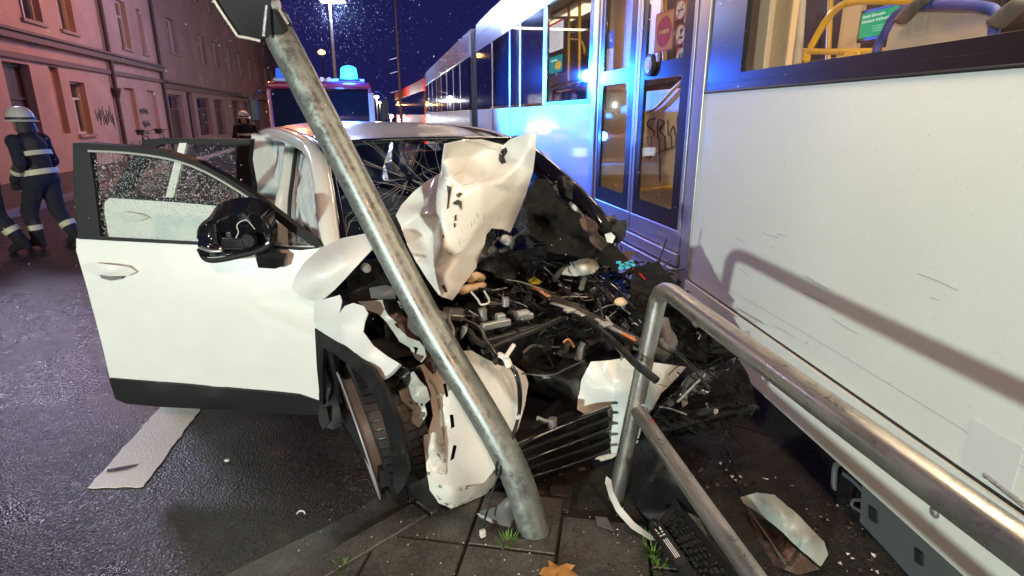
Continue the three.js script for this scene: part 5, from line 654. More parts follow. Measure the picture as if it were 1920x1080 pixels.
  for (let i = 0; i < 150; i++) { const X = rr(-.48, .1), Z = rr(.1, .52), c = C(X, .66 + .16 * rnd(), Z); heap[rnd() < .75 ? 'black' : 'bare'].push(rnd() < .6 ? cbox(X, .66 + .17 * rnd(), Z, rr(.02, .1), rr(.02, .06), rr(.02, .08), .006, [rr(-.5, .5), rr(-1, 1), rr(-.5, .5)]) : shard(c, rr(.015, .05))); }
  put('tangled_plastic', heap.black, M.black, t, { kind: 'stuff' }); put('tangled_scraps', heap.grime, M.grime, t, { kind: 'stuff' }); put('tangled_metal', heap.bare, M.bare, t, { kind: 'stuff' });
  // wreck of the left wing and wheel house, pressed between the car and the tram
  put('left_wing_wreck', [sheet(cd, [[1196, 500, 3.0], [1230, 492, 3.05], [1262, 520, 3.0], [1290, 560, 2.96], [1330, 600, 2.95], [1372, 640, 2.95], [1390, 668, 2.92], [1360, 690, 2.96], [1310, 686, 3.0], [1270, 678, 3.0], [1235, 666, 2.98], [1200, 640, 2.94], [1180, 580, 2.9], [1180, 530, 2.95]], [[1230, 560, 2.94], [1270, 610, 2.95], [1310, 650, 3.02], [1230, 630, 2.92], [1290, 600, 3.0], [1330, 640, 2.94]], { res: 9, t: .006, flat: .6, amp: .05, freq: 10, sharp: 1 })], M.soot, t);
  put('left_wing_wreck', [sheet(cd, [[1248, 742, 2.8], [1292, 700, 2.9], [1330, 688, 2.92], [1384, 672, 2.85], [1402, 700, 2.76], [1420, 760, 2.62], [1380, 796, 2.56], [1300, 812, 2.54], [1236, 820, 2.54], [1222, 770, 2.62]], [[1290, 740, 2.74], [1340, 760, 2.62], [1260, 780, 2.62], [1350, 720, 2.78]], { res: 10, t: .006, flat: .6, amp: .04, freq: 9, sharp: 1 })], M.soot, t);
  put('crash_bar', [sweep([gy(1238, 806, .42), gy(1300, 790, .42), gy(1360, 776, .42), gy(1418, 764, .40)], .02, .012, { n: 16, k: 8, sq: .6 })], M.clad, t);
  put('wheel_arm', [sweep([cd(1262, 560, 2.84), cd(1290, 590, 2.78), cd(1310, 610, 2.7)], .022, .018, { n: 8 })], M.greyPlastic, t); put('shock_cover', [rod(cd(1240, 600, 2.6), cd(1256, 660, 2.5), .035, .03, 12)], M.greyPlastic, t);
  seed = 123; { const gs = [], gb = []; for (let i = 0; i < 240; i++) { const u = rr(1190, 1400), v = rr(500, 820) , y = lerp(.9, .35, (v - 500) / 320) + rr(-.06, .05), p = gy(u, v, y); if (p.clone().sub(PA).dot(NA) < .10 || v < 525 || v < 500 + (u - 1250) * 1.55 || (u < 1292 && v > 660 && v < 775)) continue; if (rnd() < .5) (rnd() < .86 ? gs : gb).push(shard(p, rr(.015, .06))); else { let d = V(rr(-1, 1), rr(-.5, .5), rr(-1, 1)).normalize(), P = [p]; for (let k = 0; k < 3; k++) { d.add(V(rr(-.5, .5), rr(-.4, .3), rr(-.5, .5))).normalize(); const n = P[k].clone().addScaledVector(d, rr(.03, .09)); if (n.clone().sub(PA).dot(NA) < .05) n.addScaledVector(NA, .12); n.y = Math.min(n.y, p.y + .03); P.push(n); } (rnd() < .9 ? gs : gb).push(tube(P, rr(.0015, .005), 8, 5)); } } put('tangled_plastic', gs, M.soot, t, { kind: 'stuff' }); put('tangled_metal', gb, M.bare, t, { kind: 'stuff' }); }
  // hanging loom by the mast
  put('hanging_loom', [tube([cz(950, 676, .84), cz(968, 700, .9), cz(976, 740, .96), cz(970, 790, 1.0), cz(950, 850, 1.04), cz(936, 890, 1.05)], .008, 40, 8), tube([cz(950, 850, 1.04), cz(930, 900, 1.06), cz(916, 950, 1.06), cz(906, 985, 1.06)], .0045, 24, 6), tube([cz(936, 890, 1.03), cz(930, 872, 1.04), cz(946, 858, 1.03), cz(944, 900, 1.03)], .004, 20, 6), tube([cz(946, 856, 1.03), cz(958, 880, 1.0), cz(964, 876, .98)], .004, 12, 6)], M.black, t);
  put('plug', [obox(cz(905, 1000, 1.06), CL, UP, CF, .022, .03, .018, .003)], M.whitePl, t); put('plug', [obox(cz(971, 782, 1.0), CL, UP, CF, .02, .016, .016, .003)], M.whitePl, t); put('plug', [obox(cz(962, 880, .97), CL, UP, CF, .026, .022, .02, .003)], M.whitePl, t);
}
// ---------------------------------------------------------------- second tram further back on the same track
{
  const F = fr(B.at(27.2, 0, 0), V(Math.sin(-14.5 * Math.PI / 180), 0, -Math.cos(-14.5 * Math.PI / 180)), V(-Math.cos(-14.5 * Math.PI / 180), 0, Math.sin(14.5 * Math.PI / 180)));
  const t = thing('tram', 'red tram standing far behind the white one', 'tram', F.at(6, 0, -1.2).toArray());
  put('body', [fbox(F, 0, 22, .3, 1.75, -2.4, 0, .03), fbox(F, 0, 22, 2.9, 3.5, -2.4, 0, .05)], M.red, t); for (let i = 0; i < 10; i++) put('window', fbox(F, .2 + i * 2.2, 2.2 + i * 2.2, 1.76, 2.89, -2.3, -.02), M.darkGlass, t);
  put('front_window', fbox(F, -.03, -.005, 1.5, 2.9, -2.2, -.2), M.darkGlass, t);
  put('headlight', ball(F.at(-.05, 1.0, -.4), .12, .09, .12), std({ c: [.4, .3, .2], emissive: col(1, .5, .15), emissiveIntensity: 10 }), t);
  const L = new THREE.PointLight(col(1, .4, .12), 60, 0, 2); L.position.copy(F.at(-.3, 1.0, .1)); L.castShadow = true; scene.add(L);
}
// ---------------------------------------------------------------- fire engine
{
  const o = dp(604, 215, 13.2); o.y = 0; const t = thing('fire_engine', 'red fire engine with a flashing blue beacon facing the wreck', 'fire engine', o.toArray(), 14.7 * Math.PI / 180);
  const b = (x0, x1, y0, y1, z0, z1, r = .03) => new RoundedBoxGeometry(x1 - x0, y1 - y0, z1 - z0, 3, Math.min(r, (x1 - x0) / 2.1, (y1 - y0) / 2.1, (z1 - z0) / 2.1)).translate((x0 + x1) / 2, (y0 + y1) / 2, (z0 + z1) / 2);
  const P = (n, g, m, par = t, oo = {}) => put(n, g, m, par, { local: true, ...oo });
  const redP = phy({ c: [.36, .02, .035], roughness: .3, clearcoat: 1, clearcoatRoughness: .08 });
  P('cab', [b(-1.1, 1.1, .45, 1.35, -1.9, 0, .08), b(-1.08, 1.08, 2.28, 2.42, -1.9, -.12, .06), b(-1.1, -1.0, 1.36, 2.28, -.24, -.12), b(1.0, 1.1, 1.36, 2.28, -.24, -.12), b(-1.1, -1.0, 1.36, 2.28, -1.9, -1.1), b(1.0, 1.1, 1.36, 2.28, -1.9, -1.1)], redP);
  P('windscreen', b(-.99, .99, 1.36, 2.27, -.2, -.17, .01), M.darkGlass); P('side_window', b(-1.07, -1.04, 1.38, 2.25, -1.08, -.26, .01), M.darkGlass); P('side_window', b(1.04, 1.07, 1.38, 2.25, -1.08, -.26, .01), M.darkGlass);
  P('equipment_body', b(-1.12, 1.12, .5, 2.4, -5.4, -1.95, .05), redP); P('white_stripe', b(-1.125, 1.125, 1.0, 1.2, -5.3, -2, .004), M.whitePl); P('corner_stripe', b(1.0, 1.115, .6, 2.2, -.1, .01, .01), M.whitePl);
  P('bumper', b(-1.12, 1.12, .32, .62, -.1, .14, .05), M.whitePl); P('grille', b(-.7, .7, .75, 1.2, -.02, .02, .01), M.dark);
  P('wiper', new THREE.CylinderGeometry(.012, .012, .8, 6).rotateZ(1.1).translate(.2, 1.5, -.15), M.dark);
  for (const s of [-1, 1]) { const m = P('mirror', b(s * 1.35 - .09, s * 1.35 + .09, 1.62, 2.08, -.12, .0, .03), M.dark); P('mirror_arm', new THREE.TubeGeometry(new THREE.CatmullRomCurve3([V(s * 1.08, 2.2, -.2), V(s * 1.25, 2.22, -.1), V(s * 1.35, 2.1, -.06)]), 10, .02, 6), M.dark, m);
    P('headlight', [b(s * .85 - .16, s * .85 + .16, .78, .98, 0, .03, .02)], std({ c: [.5, .5, .5], emissive: col(.8, .88, 1), emissiveIntensity: s > 0 ? 3 : 2 }), t);
    P('grille_flasher', [b(s * .4 - .09, s * .4 + .09, 1.22, 1.3, .02, .05, .01)], std({ c: [.05, .1, .4], emissive: col(.03, .32, 1), emissiveIntensity: s > 0 ? 22 : 6 }), t);
    P('wheel', [new THREE.CylinderGeometry(.42, .42, .26, 28).rotateZ(Math.PI / 2).translate(s * .95, .42, -.95)], M.tyre); P('wheel', [new THREE.CylinderGeometry(.42, .42, .26, 28).rotateZ(Math.PI / 2).translate(s * .95, .42, -4.2)], M.tyre); }
  const lb = P('light_bar', [b(-.95, .95, 2.43, 2.5, -.6, -.25, .03)], M.whitePl); for (let i = 0; i < 4; i++) P('roof_lamp', [new THREE.CylinderGeometry(.05, .05, .06, 14).rotateX(Math.PI / 2).translate(-.25 + i * .15, 2.48, -.23)], M.bare, lb);
  P('beacon', [new THREE.CylinderGeometry(.17, .19, .20, 20).translate(.62, 2.60, -.4), new THREE.SphereGeometry(.17, 18, 8, 0, 6.3, 0, 1.57).scale(1, .5, 1).translate(.62, 2.70, -.4)], std({ c: [.05, .2, .6], emissive: col(.02, .30, 1), emissiveIntensity: 7 }), t); P('beacon_base', [b(.4, .84, 2.46, 2.5, -.62, -.18, .02)], M.dark);
  P('beacon', [new THREE.CylinderGeometry(.17, .19, .20, 20).translate(-.72, 2.60, -.4)], std({ c: [.05, .1, .5], emissive: col(.04, .2, 1), emissiveIntensity: .6 }), t);
  const L = new THREE.PointLight(col(...LIGHT.blue.c), LIGHT.blue.i, 0, 2); L.position.set(.62, 2.62, -.1).applyMatrix4(t.matrixWorld); L.castShadow = true; L.shadow.radius = 8; scene.add(L);
  const LB = new THREE.SpotLight(col(...LIGHT.addedBeam.c), LIGHT.addedBeam.i, 0, .30, .7, 2); LB.position.set(.72, 2.62, -.1).applyMatrix4(t.matrixWorld); LB.target.position.copy(B.at(5.8, 1.9)); LB.castShadow = true; LB.shadow.radius = 6; scene.add(LB, LB.target);  // LB is an added spot at the beacon, aimed to make the tram side blue
  const L2 = new THREE.PointLight(col(.03, .22, 1), LIGHT.blue.i * .35, 0, 2); L2.position.set(.4, 1.26, .22).applyMatrix4(t.matrixWorld); L2.castShadow = true; L2.shadow.radius = 5; scene.add(L2);
}
// ---------------------------------------------------------------- people: fire fighters
function blob(bones, box, cell, colour, k = .03) {
  // signed distance of tapered capsules joined smoothly, meshed on a grid
  const [x0, y0, z0, s] = box, n = Math.ceil(s / cell) + 2, mc = new MarchingCubes(n, M.dark, false, false, 60000); mc.isolation = 0; mc.reset();
  const half = s / 2, P = (i) => (i - n / 2) / (n / 2);
  for (let z = 0; z < n; z++) for (let y = 0; y < n; y++) for (let x = 0; x < n; x++) {
    const p = [x0 + half + P(x) * half, y0 + half + P(y) * half, z0 + half + P(z) * half]; let d = 1e3;
    for (const [a, b, r0, r1] of bones) { const bx = b[0] - a[0], by = b[1] - a[1], bz = b[2] - a[2], px = p[0] - a[0], py = p[1] - a[1], pz = p[2] - a[2], l = bx * bx + by * by + bz * bz; const h = l ? Math.min(1, Math.max(0, (px * bx + py * by + pz * bz) / l)) : 0; const e = Math.hypot(px - bx * h, py - by * h, pz - bz * h) - lerp(r0, r1, h); const m = Math.max(k - Math.abs(d - e), 0) / k; d = Math.min(d, e) - m * m * k * .25; }
    mc.field[z * n * n + y * n + x] = -d;
  }
  mc.update(); const c = mc.count, pos = new Float32Array(mc.positionArray.slice(0, c * 3)), nor = new Float32Array(c * 3), cl = new Float32Array(c * 3);
  for (let i = 0; i < c; i++) { const q = [0, 1, 2].map(j => pos[i * 3 + j] * half + [x0, y0, z0][j] + half); pos.set(q, i * 3); cl.set(colour(...q), i * 3); }
  const g = new THREE.BufferGeometry(); g.setAttribute('position', new THREE.BufferAttribute(pos, 3)); g.setAttribute('color', new THREE.BufferAttribute(cl, 3)); g.computeVertexNormals(); return g;
}
const M_body = new THREE.MeshStandardMaterial({ vertexColors: true, roughness: .85, bumpMap: T.cloth, bumpScale: .002, side: THREE.DoubleSide }), M_band = std({ c: [.62, .62, .42], roughness: .35 }), M_helm = phy({ c: [.62, .60, .52], roughness: .35, clearcoat: .6 });
function fireman(pos, turn, pose, label, shell) {
  const t = thing('person', label, 'person', pos, turn, 'fire fighters'), J = pose;
  const bones = [[J.pel, J.chest, .165, .185], [J.chest, J.neck, .17, .075], [J.neck, J.head, .06, .06], [J.head, [J.head[0], J.head[1] + .07, J.head[2] + .01], .088, .095], [[J.head[0], J.head[1] - .01, J.head[2] + .04], [J.head[0], J.head[1] - .05, J.head[2] + .065], .06, .045], [[J.head[0], J.head[1] + .015, J.head[2] + .09], [J.head[0], J.head[1] - .01, J.head[2] + .105], .012, .016]];
  for (const s of ['L', 'R']) { const q = J[s], sx = s === 'L' ? 1 : -1; bones.push([J.chest, q.sh, .13, .085], [q.sh, q.el, .08, .066], [q.el, q.wr, .064, .052], [q.wr, q.hand, .045, .042], [J.pel, q.hip, .15, .135], [q.hip, q.kn, .125, .095], [q.kn, q.an, .092, .075], [q.an, q.toe, .06, .05], [q.an, q.heel, .06, .05]); for (let f = 0; f < 4; f++) { const h = q.hand, d = [(f - 1.5) * .02, -.045, .02]; bones.push([h, [h[0] + d[0] * .3, h[1] + d[1], h[2] + (f - 1.5) * .02], .014, .012], [[h[0] + d[0] * .3, h[1] + d[1], h[2] + (f - 1.5) * .02], [h[0] - sx * .012, h[1] - .085 + Math.abs(f - 1.4) * .008, h[2] + (f - 1.5) * .02 + .008], .012, .010]); } bones.push([q.hand, [q.hand[0] - sx * .02, q.hand[1] - .03, q.hand[2] + .06], .015, .011]); }
  const navy = [.016, .017, .026], tan = [.05, .045, .04], skin = [.33, .19, .14], boot = [.012, .011, .010];
  const hd = J.head; put('body', blob(bones, [-1, -.06, -1, 2.0], .024, (x, y, z) => y > hd[1] - .1 && Math.hypot(x - hd[0], z - hd[2]) < .16 && y < hd[1] + .06 && z > hd[2] ? skin : y < .22 ? boot : (fbm(x * 9, y * 9, z * 9, 2) > .25 ? tan : navy)), M_body, t, { local: true, keepUV: false });
  const ring = (c, d, r, w, sq = 1) => { const pts = []; const q = new THREE.Quaternion().setFromUnitVectors(UP, V(...d).normalize()); const g = new THREE.CylinderGeometry(r, r * 1.03, w, 24, 1, true).scale(1, 1, sq).applyQuaternion(q).translate(...c); return g; };
  const mid = (a, b, f) => a.map((v, i) => lerp(v, b[i], f)), dir = (a, b) => a.map((v, i) => b[i] - v);
  put('reflective_band', ring([J.pel[0], J.pel[1] + .03, J.pel[2]], dir(J.pel, J.chest), .215, .07, .95), M_band, t, { local: true }); put('reflective_band', ring(mid(J.pel, J.chest, .75), dir(J.pel, J.chest), .222, .06, .92), M_band, t, { local: true });
  for (const s of ['L', 'R']) { const q = J[s]; put('reflective_band', ring(mid(q.el, q.wr, .5), dir(q.el, q.wr), .069, .06), M_band, t, { local: true }); put('reflective_band', ring(mid(q.kn, q.an, .55), dir(q.kn, q.an), .095, .07), M_band, t, { local: true }); }
  const hp = []; for (const [r, y] of [[0, .205], [.05, .20], [.10, .175], [.135, .12], [.15, .06], [.155, .03], [.19, .015], [.185, .005], [.145, .02]]) hp.push(new THREE.Vector2(r, y));
  const h = put('helmet', [new THREE.LatheGeometry(hp, 28).scale(.95, 1, 1.12).translate(hd[0], hd[1] + .035, hd[2] - .005)], M_helm, t, { local: true });
  put('helmet_band', new THREE.CylinderGeometry(.155, .158, .03, 28, 1, true).scale(.96, 1, 1.13).translate(hd[0], hd[1] + .085, hd[2] - .005), M.dark, h, { local: true });
  put('neck_guard', [new THREE.CylinderGeometry(.12, .15, .14, 20, 1, true, 1.9, 2.6).scale(1, 1, 1.15).translate(hd[0], hd[1] - .02, hd[2] - .01)], M.dark, t, { local: true });
  return t;
}
const poseWalk = { pel: [0, .98, -.02], chest: [0, 1.34, .04], neck: [0, 1.52, .05], head: [0, 1.62, .09],
  L: { sh: [.20, 1.42, .04], el: [.27, 1.15, -.06], wr: [.25, .94, .10], hand: [.24, .88, .13], hip: [.10, .90, -.02], kn: [.12, .50, .14], an: [.12, .11, .10], toe: [.13, .05, .26], heel: [.12, .05, .05] },
  R: { sh: [-.20, 1.42, .04], el: [-.27, 1.14, .02], wr: [-.22, .98, .20], hand: [-.20, .94, .25], hip: [-.10, .90, -.02], kn: [-.12, .50, -.04], an: [-.12, .13, -.26], toe: [-.12, .04, -.12], heel: [-.12, .08, -.30] } };
const poseStand = { pel: [0, .97, 0], chest: [0, 1.34, .02], neck: [0, 1.52, .03], head: [0, 1.62, .06],
  L: { sh: [.20, 1.42, .02], el: [.28, 1.15, .0], wr: [.24, .95, .12], hand: [.22, .89, .16], hip: [.10, .90, 0], kn: [.13, .50, .04], an: [.14, .11, 0], toe: [.16, .05, .15], heel: [.14, .05, -.05] },
  R: { sh: [-.20, 1.42, .02], el: [-.28, 1.15, .0], wr: [-.22, .97, .16], hand: [-.19, .93, .21], hip: [-.10, .90, 0], kn: [-.12, .50, .08], an: [-.12, .11, .06], toe: [-.14, .05, .2], heel: [-.12, .05, .0] } };
{
  const a = gy(62, 462, 0), b = gy(12, 478, 0);
  fireman([a.x + .3, 0, a.z], -1.75, poseWalk, 'fire fighter in dark turnout gear and pale helmet walking on the road', 0);
  fireman([b.x - .12, 0, b.z], -1.4, poseWalk, 'fire fighter half out of view with pale trouser bands stepping away', 0);
  const c = dp(456, 215, 16.5); fireman([c.x, 0, c.z], .4, poseStand, 'distant fire fighter standing between the car roof and the fire engine', 0);
}
// ---------------------------------------------------------------- bicycles against the house
function bicycle(s, o, turn, label) {
  const p = Fa.at(s, .12, o), t = thing('bicycle', label, 'bicycle', p.toArray(), turn, 'bicycles leaning along the salmon house');
  const P = (n, g, m, par = t) => put(n, g, m, par, { local: true });
  for (const z of [-.52, .52]) { const w = P('wheel', new THREE.TorusGeometry(.33, .018, 8, 36).rotateY(Math.PI / 2).translate(0, .35, z), M.tyre); const sp = []; for (let i = 0; i < 12; i++) { const h = i / 12 * 6.283; sp.push(rod(V(0, .35, z), V(0, .35 + Math.sin(h) * .33, z + Math.cos(h) * .33), .0015, .0015, 4)); } P('spokes', sp, M.bare, w); }
  P('frame', [rod(V(0, .35, -.52), V(0, .33, -.06), .012, .012, 8), rod(V(0, .33, -.06), V(0, .85, -.2), .015, .015, 8), rod(V(0, .33, -.06), V(0, .78, .36), .017, .017, 8), rod(V(0, .8, -.18), V(0, .85, .33), .015, .015, 8), rod(V(0, .8, -.18), V(0, .35, -.52), .011, .011, 8), rod(V(0, .35, .52), V(0, .98, .31), .014, .014, 8)], M.gloss);
  P('handlebar', [tube([V(-.30, 1.02, .2), V(-.2, 1.03, .3), V(0, 1.0, .31), V(.2, 1.03, .3), V(.3, 1.02, .2)], .013, 20, 8)], M.dark); P('saddle', [ball(V(0, .93, -.22), .07, .035, .13, 10)], M.dark); P('basket', [new THREE.CylinderGeometry(.16, .12, .2, 14, 1, true).translate(0, .98, .48)], M.dark);
}
bicycle(6.0, .55, .2, 'dark bicycle with a basket beside the drain pipe'); bicycle(7.9, .6, .3, 'dark bicycle parked under the blocked window');
// ---------------------------------------------------------------- overhead-wire mast and small far lamps
{
  const o = dp(752, 215, 34), t = thing('catenary_mast', 'slim dark overhead wire mast beyond the fire engine', 'mast', [o.x, 0, o.z]); put('mast', rod(V(o.x, 0, o.z), V(o.x, 9, o.z), .09, .06, 10), M.darkWood, t);
  for (const y of [2.9, 3.9, 4.6]) put('bracket', [rod(V(o.x - .5, y, o.z), V(o.x, y + .12, o.z), .03, .03, 6)], M.bare, t);
  for (const [u, v, d, c, r, lab] of [[706, 182, 40, [.9, .95, 1], .16, 'small white headlight far off built as a post lamp beside the overhead wire mast'], [712, 192, 60, [1, .5, .15], .16, 'tiny orange headlight far off built as a post lamp low over the street'], [733, 218, 50, [.9, .95, 1], .22, 'pale lamp low at the end of the street']]) { const p = dp(u, v, d), q = thing('street_lamp', lab, 'street lamp', [p.x, 0, p.z]); put('post', rod(V(p.x, 0, p.z), p.clone().add(V(0, -.15, 0)), .06, .05, 8), M.dark, q); put('lamp_bulb', ball(p, r, r * .7, r), std({ c: [.4, .4, .4], emissive: col(...c), emissiveIntensity: 8 }), q); const L = new THREE.PointLight(col(...c), 40, 0, 2); L.position.copy(p).add(V(0, -r - .05, r + .1)); L.castShadow = true; scene.add(L); }  // the first two are distant headlights, given posts as street lamps
}
// ---------------------------------------------------------------- wreckage and litter on the ground
{
  const g3 = (u, v, k) => gy(u, v, k), one = (name, geos, mat, label, cat, group) => tag(put(name, geos, mat), label, cat, group);
  // floor tray with ribbed pattern and lettering
  {
    const o = gy(1229, 992, .20), ex = gy(1290, 1080, .22).sub(o), t = thing('floor_tray', 'black ribbed plastic tray with white HE lettering lying by the railing', 'tray', o.toArray());
    const a = gy(1265, 943, .24), b = gy(1230, 992, .20), c = gy(1300, 1092, .16), d = gy(1402, 1108, .22), n = c.clone().sub(b).cross(a.clone().sub(b)).normalize(); if (n.y < 0) n.negate();
    const q = (s, r, h = 0) => b.clone().lerp(c, s).lerp(a.clone().lerp(d, s), r).addScaledVector(n, h);
    put('tray', grid(16, 10, (s, r) => q(s * 1.25 - .0, r, .02 * step(.12, 0, r) + .02 * step(.08, 0, s) + .02 * step(.88, 1, r)), .008), M.clad, t);
    seed = 12; const e1 = c.clone().sub(b).normalize(), e3 = n.clone(), e2 = e3.clone().cross(e1).normalize();
    for (let i = 0; i < 11; i++) for (let j = 0; j < 6; j++) { if (rnd() < .12) continue; const w = rr(.012, .028), h = rr(.010, .02); put('rib', obox(q(.10 + i * .09 + rr(-.01, .01), .2 + j * .12, .004), e1, e3, e1.clone().cross(e3), w, .012, h, .003), M.clad, t); }
    const cv = document.createElement('canvas'); cv.width = 256; cv.height = 64; const x = cv.getContext('2d'); x.fillStyle = '#060606'; x.fillRect(0, 0, 256, 64); x.save(); x.translate(256, 64); x.rotate(Math.PI); x.fillStyle = '#e8e8e8'; x.font = 'bold 44px sans-serif'; x.fillText('HE', 166, 48); for (let k = 0; k < 3; k++) x.fillRect(40, 20 + k * 10, 110, 4); x.restore();
    const tx = new THREE.CanvasTexture(cv); tx.colorSpace = THREE.SRGBColorSpace; const pl = new THREE.PlaneGeometry(.20, .045).applyMatrix4(new THREE.Matrix4().makeBasis(e1, e1.clone().cross(n).multiplyScalar(-1).normalize(), n).setPosition(q(.36, -.03, .03))); put('lettering', pl, std({ map: tx, roughness: .5 }), t, { keepUV: true });
    put('tray_edge', [sweep([q(0, -.04, .024), q(.5, -.04, .024), q(1.25, -.04, .024)], .028, .006, { n: 10, up: n })], M.clad, t);
  }
  one('liner_shell', sheet(g3, [[1192, 836, .42], [1210, 822, .46], [1240, 846, .44], [1270, 880, .40], [1300, 930, .34], [1320, 976, .28], [1290, 960, .22], [1250, 956, .16], [1210, 980, .10], [1196, 960, .12], [1180, 930, .18], [1188, 880, .32]], [[1216, 900, .38], [1240, 900, .36]], { res: 9, t: .008, amp: .008, freq: 12 }), M.clad, 'black plastic wheel liner shell leaning behind the railing post', 'car part');
  one('bumper_strip', sheet(g3, [[1138, 893, .36], [1146, 900, .34], [1150, 922, .28], [1164, 950, .2], [1190, 980, .14], [1222, 1004, .12], [1228, 1012, .12], [1218, 1010, .12], [1184, 990, .13], [1156, 960, .18], [1142, 930, .26], [1136, 906, .34]], [], { res: 6, t: .004 }), M.whitePl, 'curved white trim strip at the foot of the railing post', 'car part');
  one('trim_scrap', sheet(g3, [[898, 960, .15], [930, 950, .2], [962, 922, .26], [978, 930, .24], [972, 962, .16], [956, 990, .12], [930, 980, .12]], [[950, 950, .22]], { res: 8, t: .006, amp: .012, freq: 18 }), M.greyPlastic, 'bent dark grey trim scrap beside the mast foot', 'car part');
  one('trim_scrap', sheet(g3, [[894, 962, .13], [930, 974, .13], [926, 982, .12], [900, 970, .12]], [], { res: 6, t: .003 }), M.primer, 'pale sliver of plastic beside the hanging cable', 'car part');
  one('lens_shard', sheet(g3, [[1116, 968, .115], [1138, 970, .12], [1150, 994, .115], [1120, 984, .11]], [], { res: 6, t: .005 }), M.greyPlastic, 'triangular grey shard lying on the large slab', 'car part');
  // black panels torn from the left front corner
  one('torn_panel', sheet(g3, [[1222, 786, .46], [1256, 744, .50], [1292, 702, .54], [1306, 694, .56], [1330, 690, .56], [1380, 670, .60], [1372, 690, .56], [1330, 716, .50], [1300, 740, .48], [1260, 780, .42], [1232, 802, .40]], [[1280, 738, .53]], { res: 9, t: .006, amp: .014, freq: 12 }), M.gloss, 'glossy black panel edge sticking out between bumper and tram', 'car part');
  one('torn_panel', sheet(g3, [[1225, 800, .42], [1280, 770, .44], [1360, 760, .44], [1420, 762, .42], [1410, 780, .38], [1340, 792, .36], [1260, 806, .36], [1234, 820, .36]], [[1320, 780, .46]], { res: 10, t: .006, amp: .012, freq: 12 }), M.black, 'flat black undertray panel jutting under the tram', 'car part');
  one('dangling_wire', [tube([[1352, 770, .44], [1358, 800, .36], [1356, 830, .28], [1366, 850, .22], [1380, 890, .10], [1388, 920, .06]].map(q => g3(...q)), .005, 40, 6), tube([[1356, 800, .36], [1362, 808, .34], [1358, 818, .32]].map(q => g3(...q)), .008, 10, 6)], M.black, 'torn black wire hanging down under the tram', 'wire');
  one('loose_bar', [rod(g3(1270, 754, .52), g3(1322, 702, .58), .006, .006, 8)], M.bare, 'thin bright rod across the dark panel', 'rod'); one('loose_bracket', sheet(g3, [[1276, 746, .5], [1288, 742, .52], [1290, 756, .48], [1280, 764, .46]], [], { res: 5, t: .004, amp: .01, freq: 30 }), M.bare, 'small grey bracket scrap on the dark panel', 'bracket');
  one('grey_hose', [tube([[1230, 600, .78], [1250, 620, .76], [1262, 640, .74], [1250, 654, .74], [1236, 640, .76]].map(q => g3(...q)), .022, 30, 8)], M.greyPlastic, 'crumpled grey hose behind the railing corner', 'hose');
  // pale crushed headlamp shell on the track bed
  one('lamp_shell', sheet(g3, [[1388, 932, .14], [1420, 924, .18], [1452, 928, .20], [1490, 958, .20], [1520, 990, .18], [1546, 1016, .14], [1553, 1040, .10], [1540, 1062, .08], [1500, 1030, .14], [1470, 1000, .16], [1420, 960, .14], [1394, 944, .12]], [[1470, 965, .24], [1440, 945, .22], [1510, 1010, .2]], { res: 8, t: .008, flat: .4, amp: .008, freq: 14 }), M.primer, 'pale grey crushed headlamp shell lying on the track bed', 'car part');
  one('burnt_scrap', [sheet(g3, [[1400, 960, .10], [1460, 1000, .13], [1500, 1036, .12], [1540, 1068, .06], [1500, 1080, .05], [1450, 1060, .06], [1420, 1010, .06]], [], { res: 10, t: .01, amp: .02, freq: 14, sharp: 1 })], M.brown, 'brown burnt frame under the pale headlamp shell', 'car part'); one('loose_bar', [rod(g3(1400, 950, .1), g3(1472, 1056, .1), .005, .005, 6)], M.greyPlastic, 'long thin dark rod beside the headlamp shell', 'rod');
  // small crumbs: glass, plastic and paint flakes nobody could count
  seed = 31; const cr = { white: [], dark: [], brown: [] };
  const crumb = (p, s, k) => { const g = new THREE.TetrahedronGeometry(s).scale(1, .4, rr(.5, 1)); g.rotateY(rr(0, 6)).rotateX(rr(-.3, .3)); cr[k].push(g.translate(p.x, p.y + s * .2, p.z)); };
  for (let i = 0; i < 170; i++) { const u = rr(560, 1240), v = rr(950, 1090), p = gy(u, v, .108); if (p.clone().sub(K0).dot(KN) < .03) { p.copy(gy(u, v, .008)); if (p.clone().sub(K0).dot(KN) > 0) continue; } if (p.x > .76) continue; crumb(p, rr(.002, .006), rnd() < .5 ? 'white' : 'dark'); }
  for (let i = 0; i < 60; i++) crumb(gy(rr(60, 640), rr(780, 1075), .006), rr(.002, .006), rnd() < .4 ? 'white' : 'dark');
  for (let i = 0; i < 520; i++) { const p = gy(rr(1240, 1680), rr(850, 1080), .05); crumb(p, rr(.004, .018), rnd() < .14 ? 'white' : rnd() < .5 ? 'brown' : 'dark'); }
  for (const [k, m] of [['white', M.whitePl], ['dark', M.black], ['brown', M.brown]]) { const o = put(`${k === 'white' ? 'pale' : k}_crumbs`, cr[k], m); o.userData.kind = 'stuff'; o.userData.label = `${k === 'white' ? 'pale glass and plastic' : k === 'dark' ? 'dark plastic' : 'brown leaf and bark'} crumbs scattered on the ground`; o.userData.category = 'crumbs'; }
  one('plastic_clip', [tube([[556, 964, .012], [562, 958, .02], [570, 959, .02], [572, 964, .012]].map(q => g3(...q)), .004, 16, 6)], M.whitePl, 'small clear clip lying on the wet asphalt', 'clip'); one('pebble', ball(gy(426, 863, .01), .016, .008, .012, 8), M.whitePl, 'single pale stone on the asphalt beside the lane marking', 'stone');
  one('spilled_smear', sheet((u, v) => gy(u, v, .0115), [[201, 880], [222, 876], [240, 873], [258, 870], [256, 873], [236, 880], [215, 884], [200, 885]], [], { res: 8, t: .001 }), M.grime, 'dark rubbed scrape on the white lane marking', 'scrape');
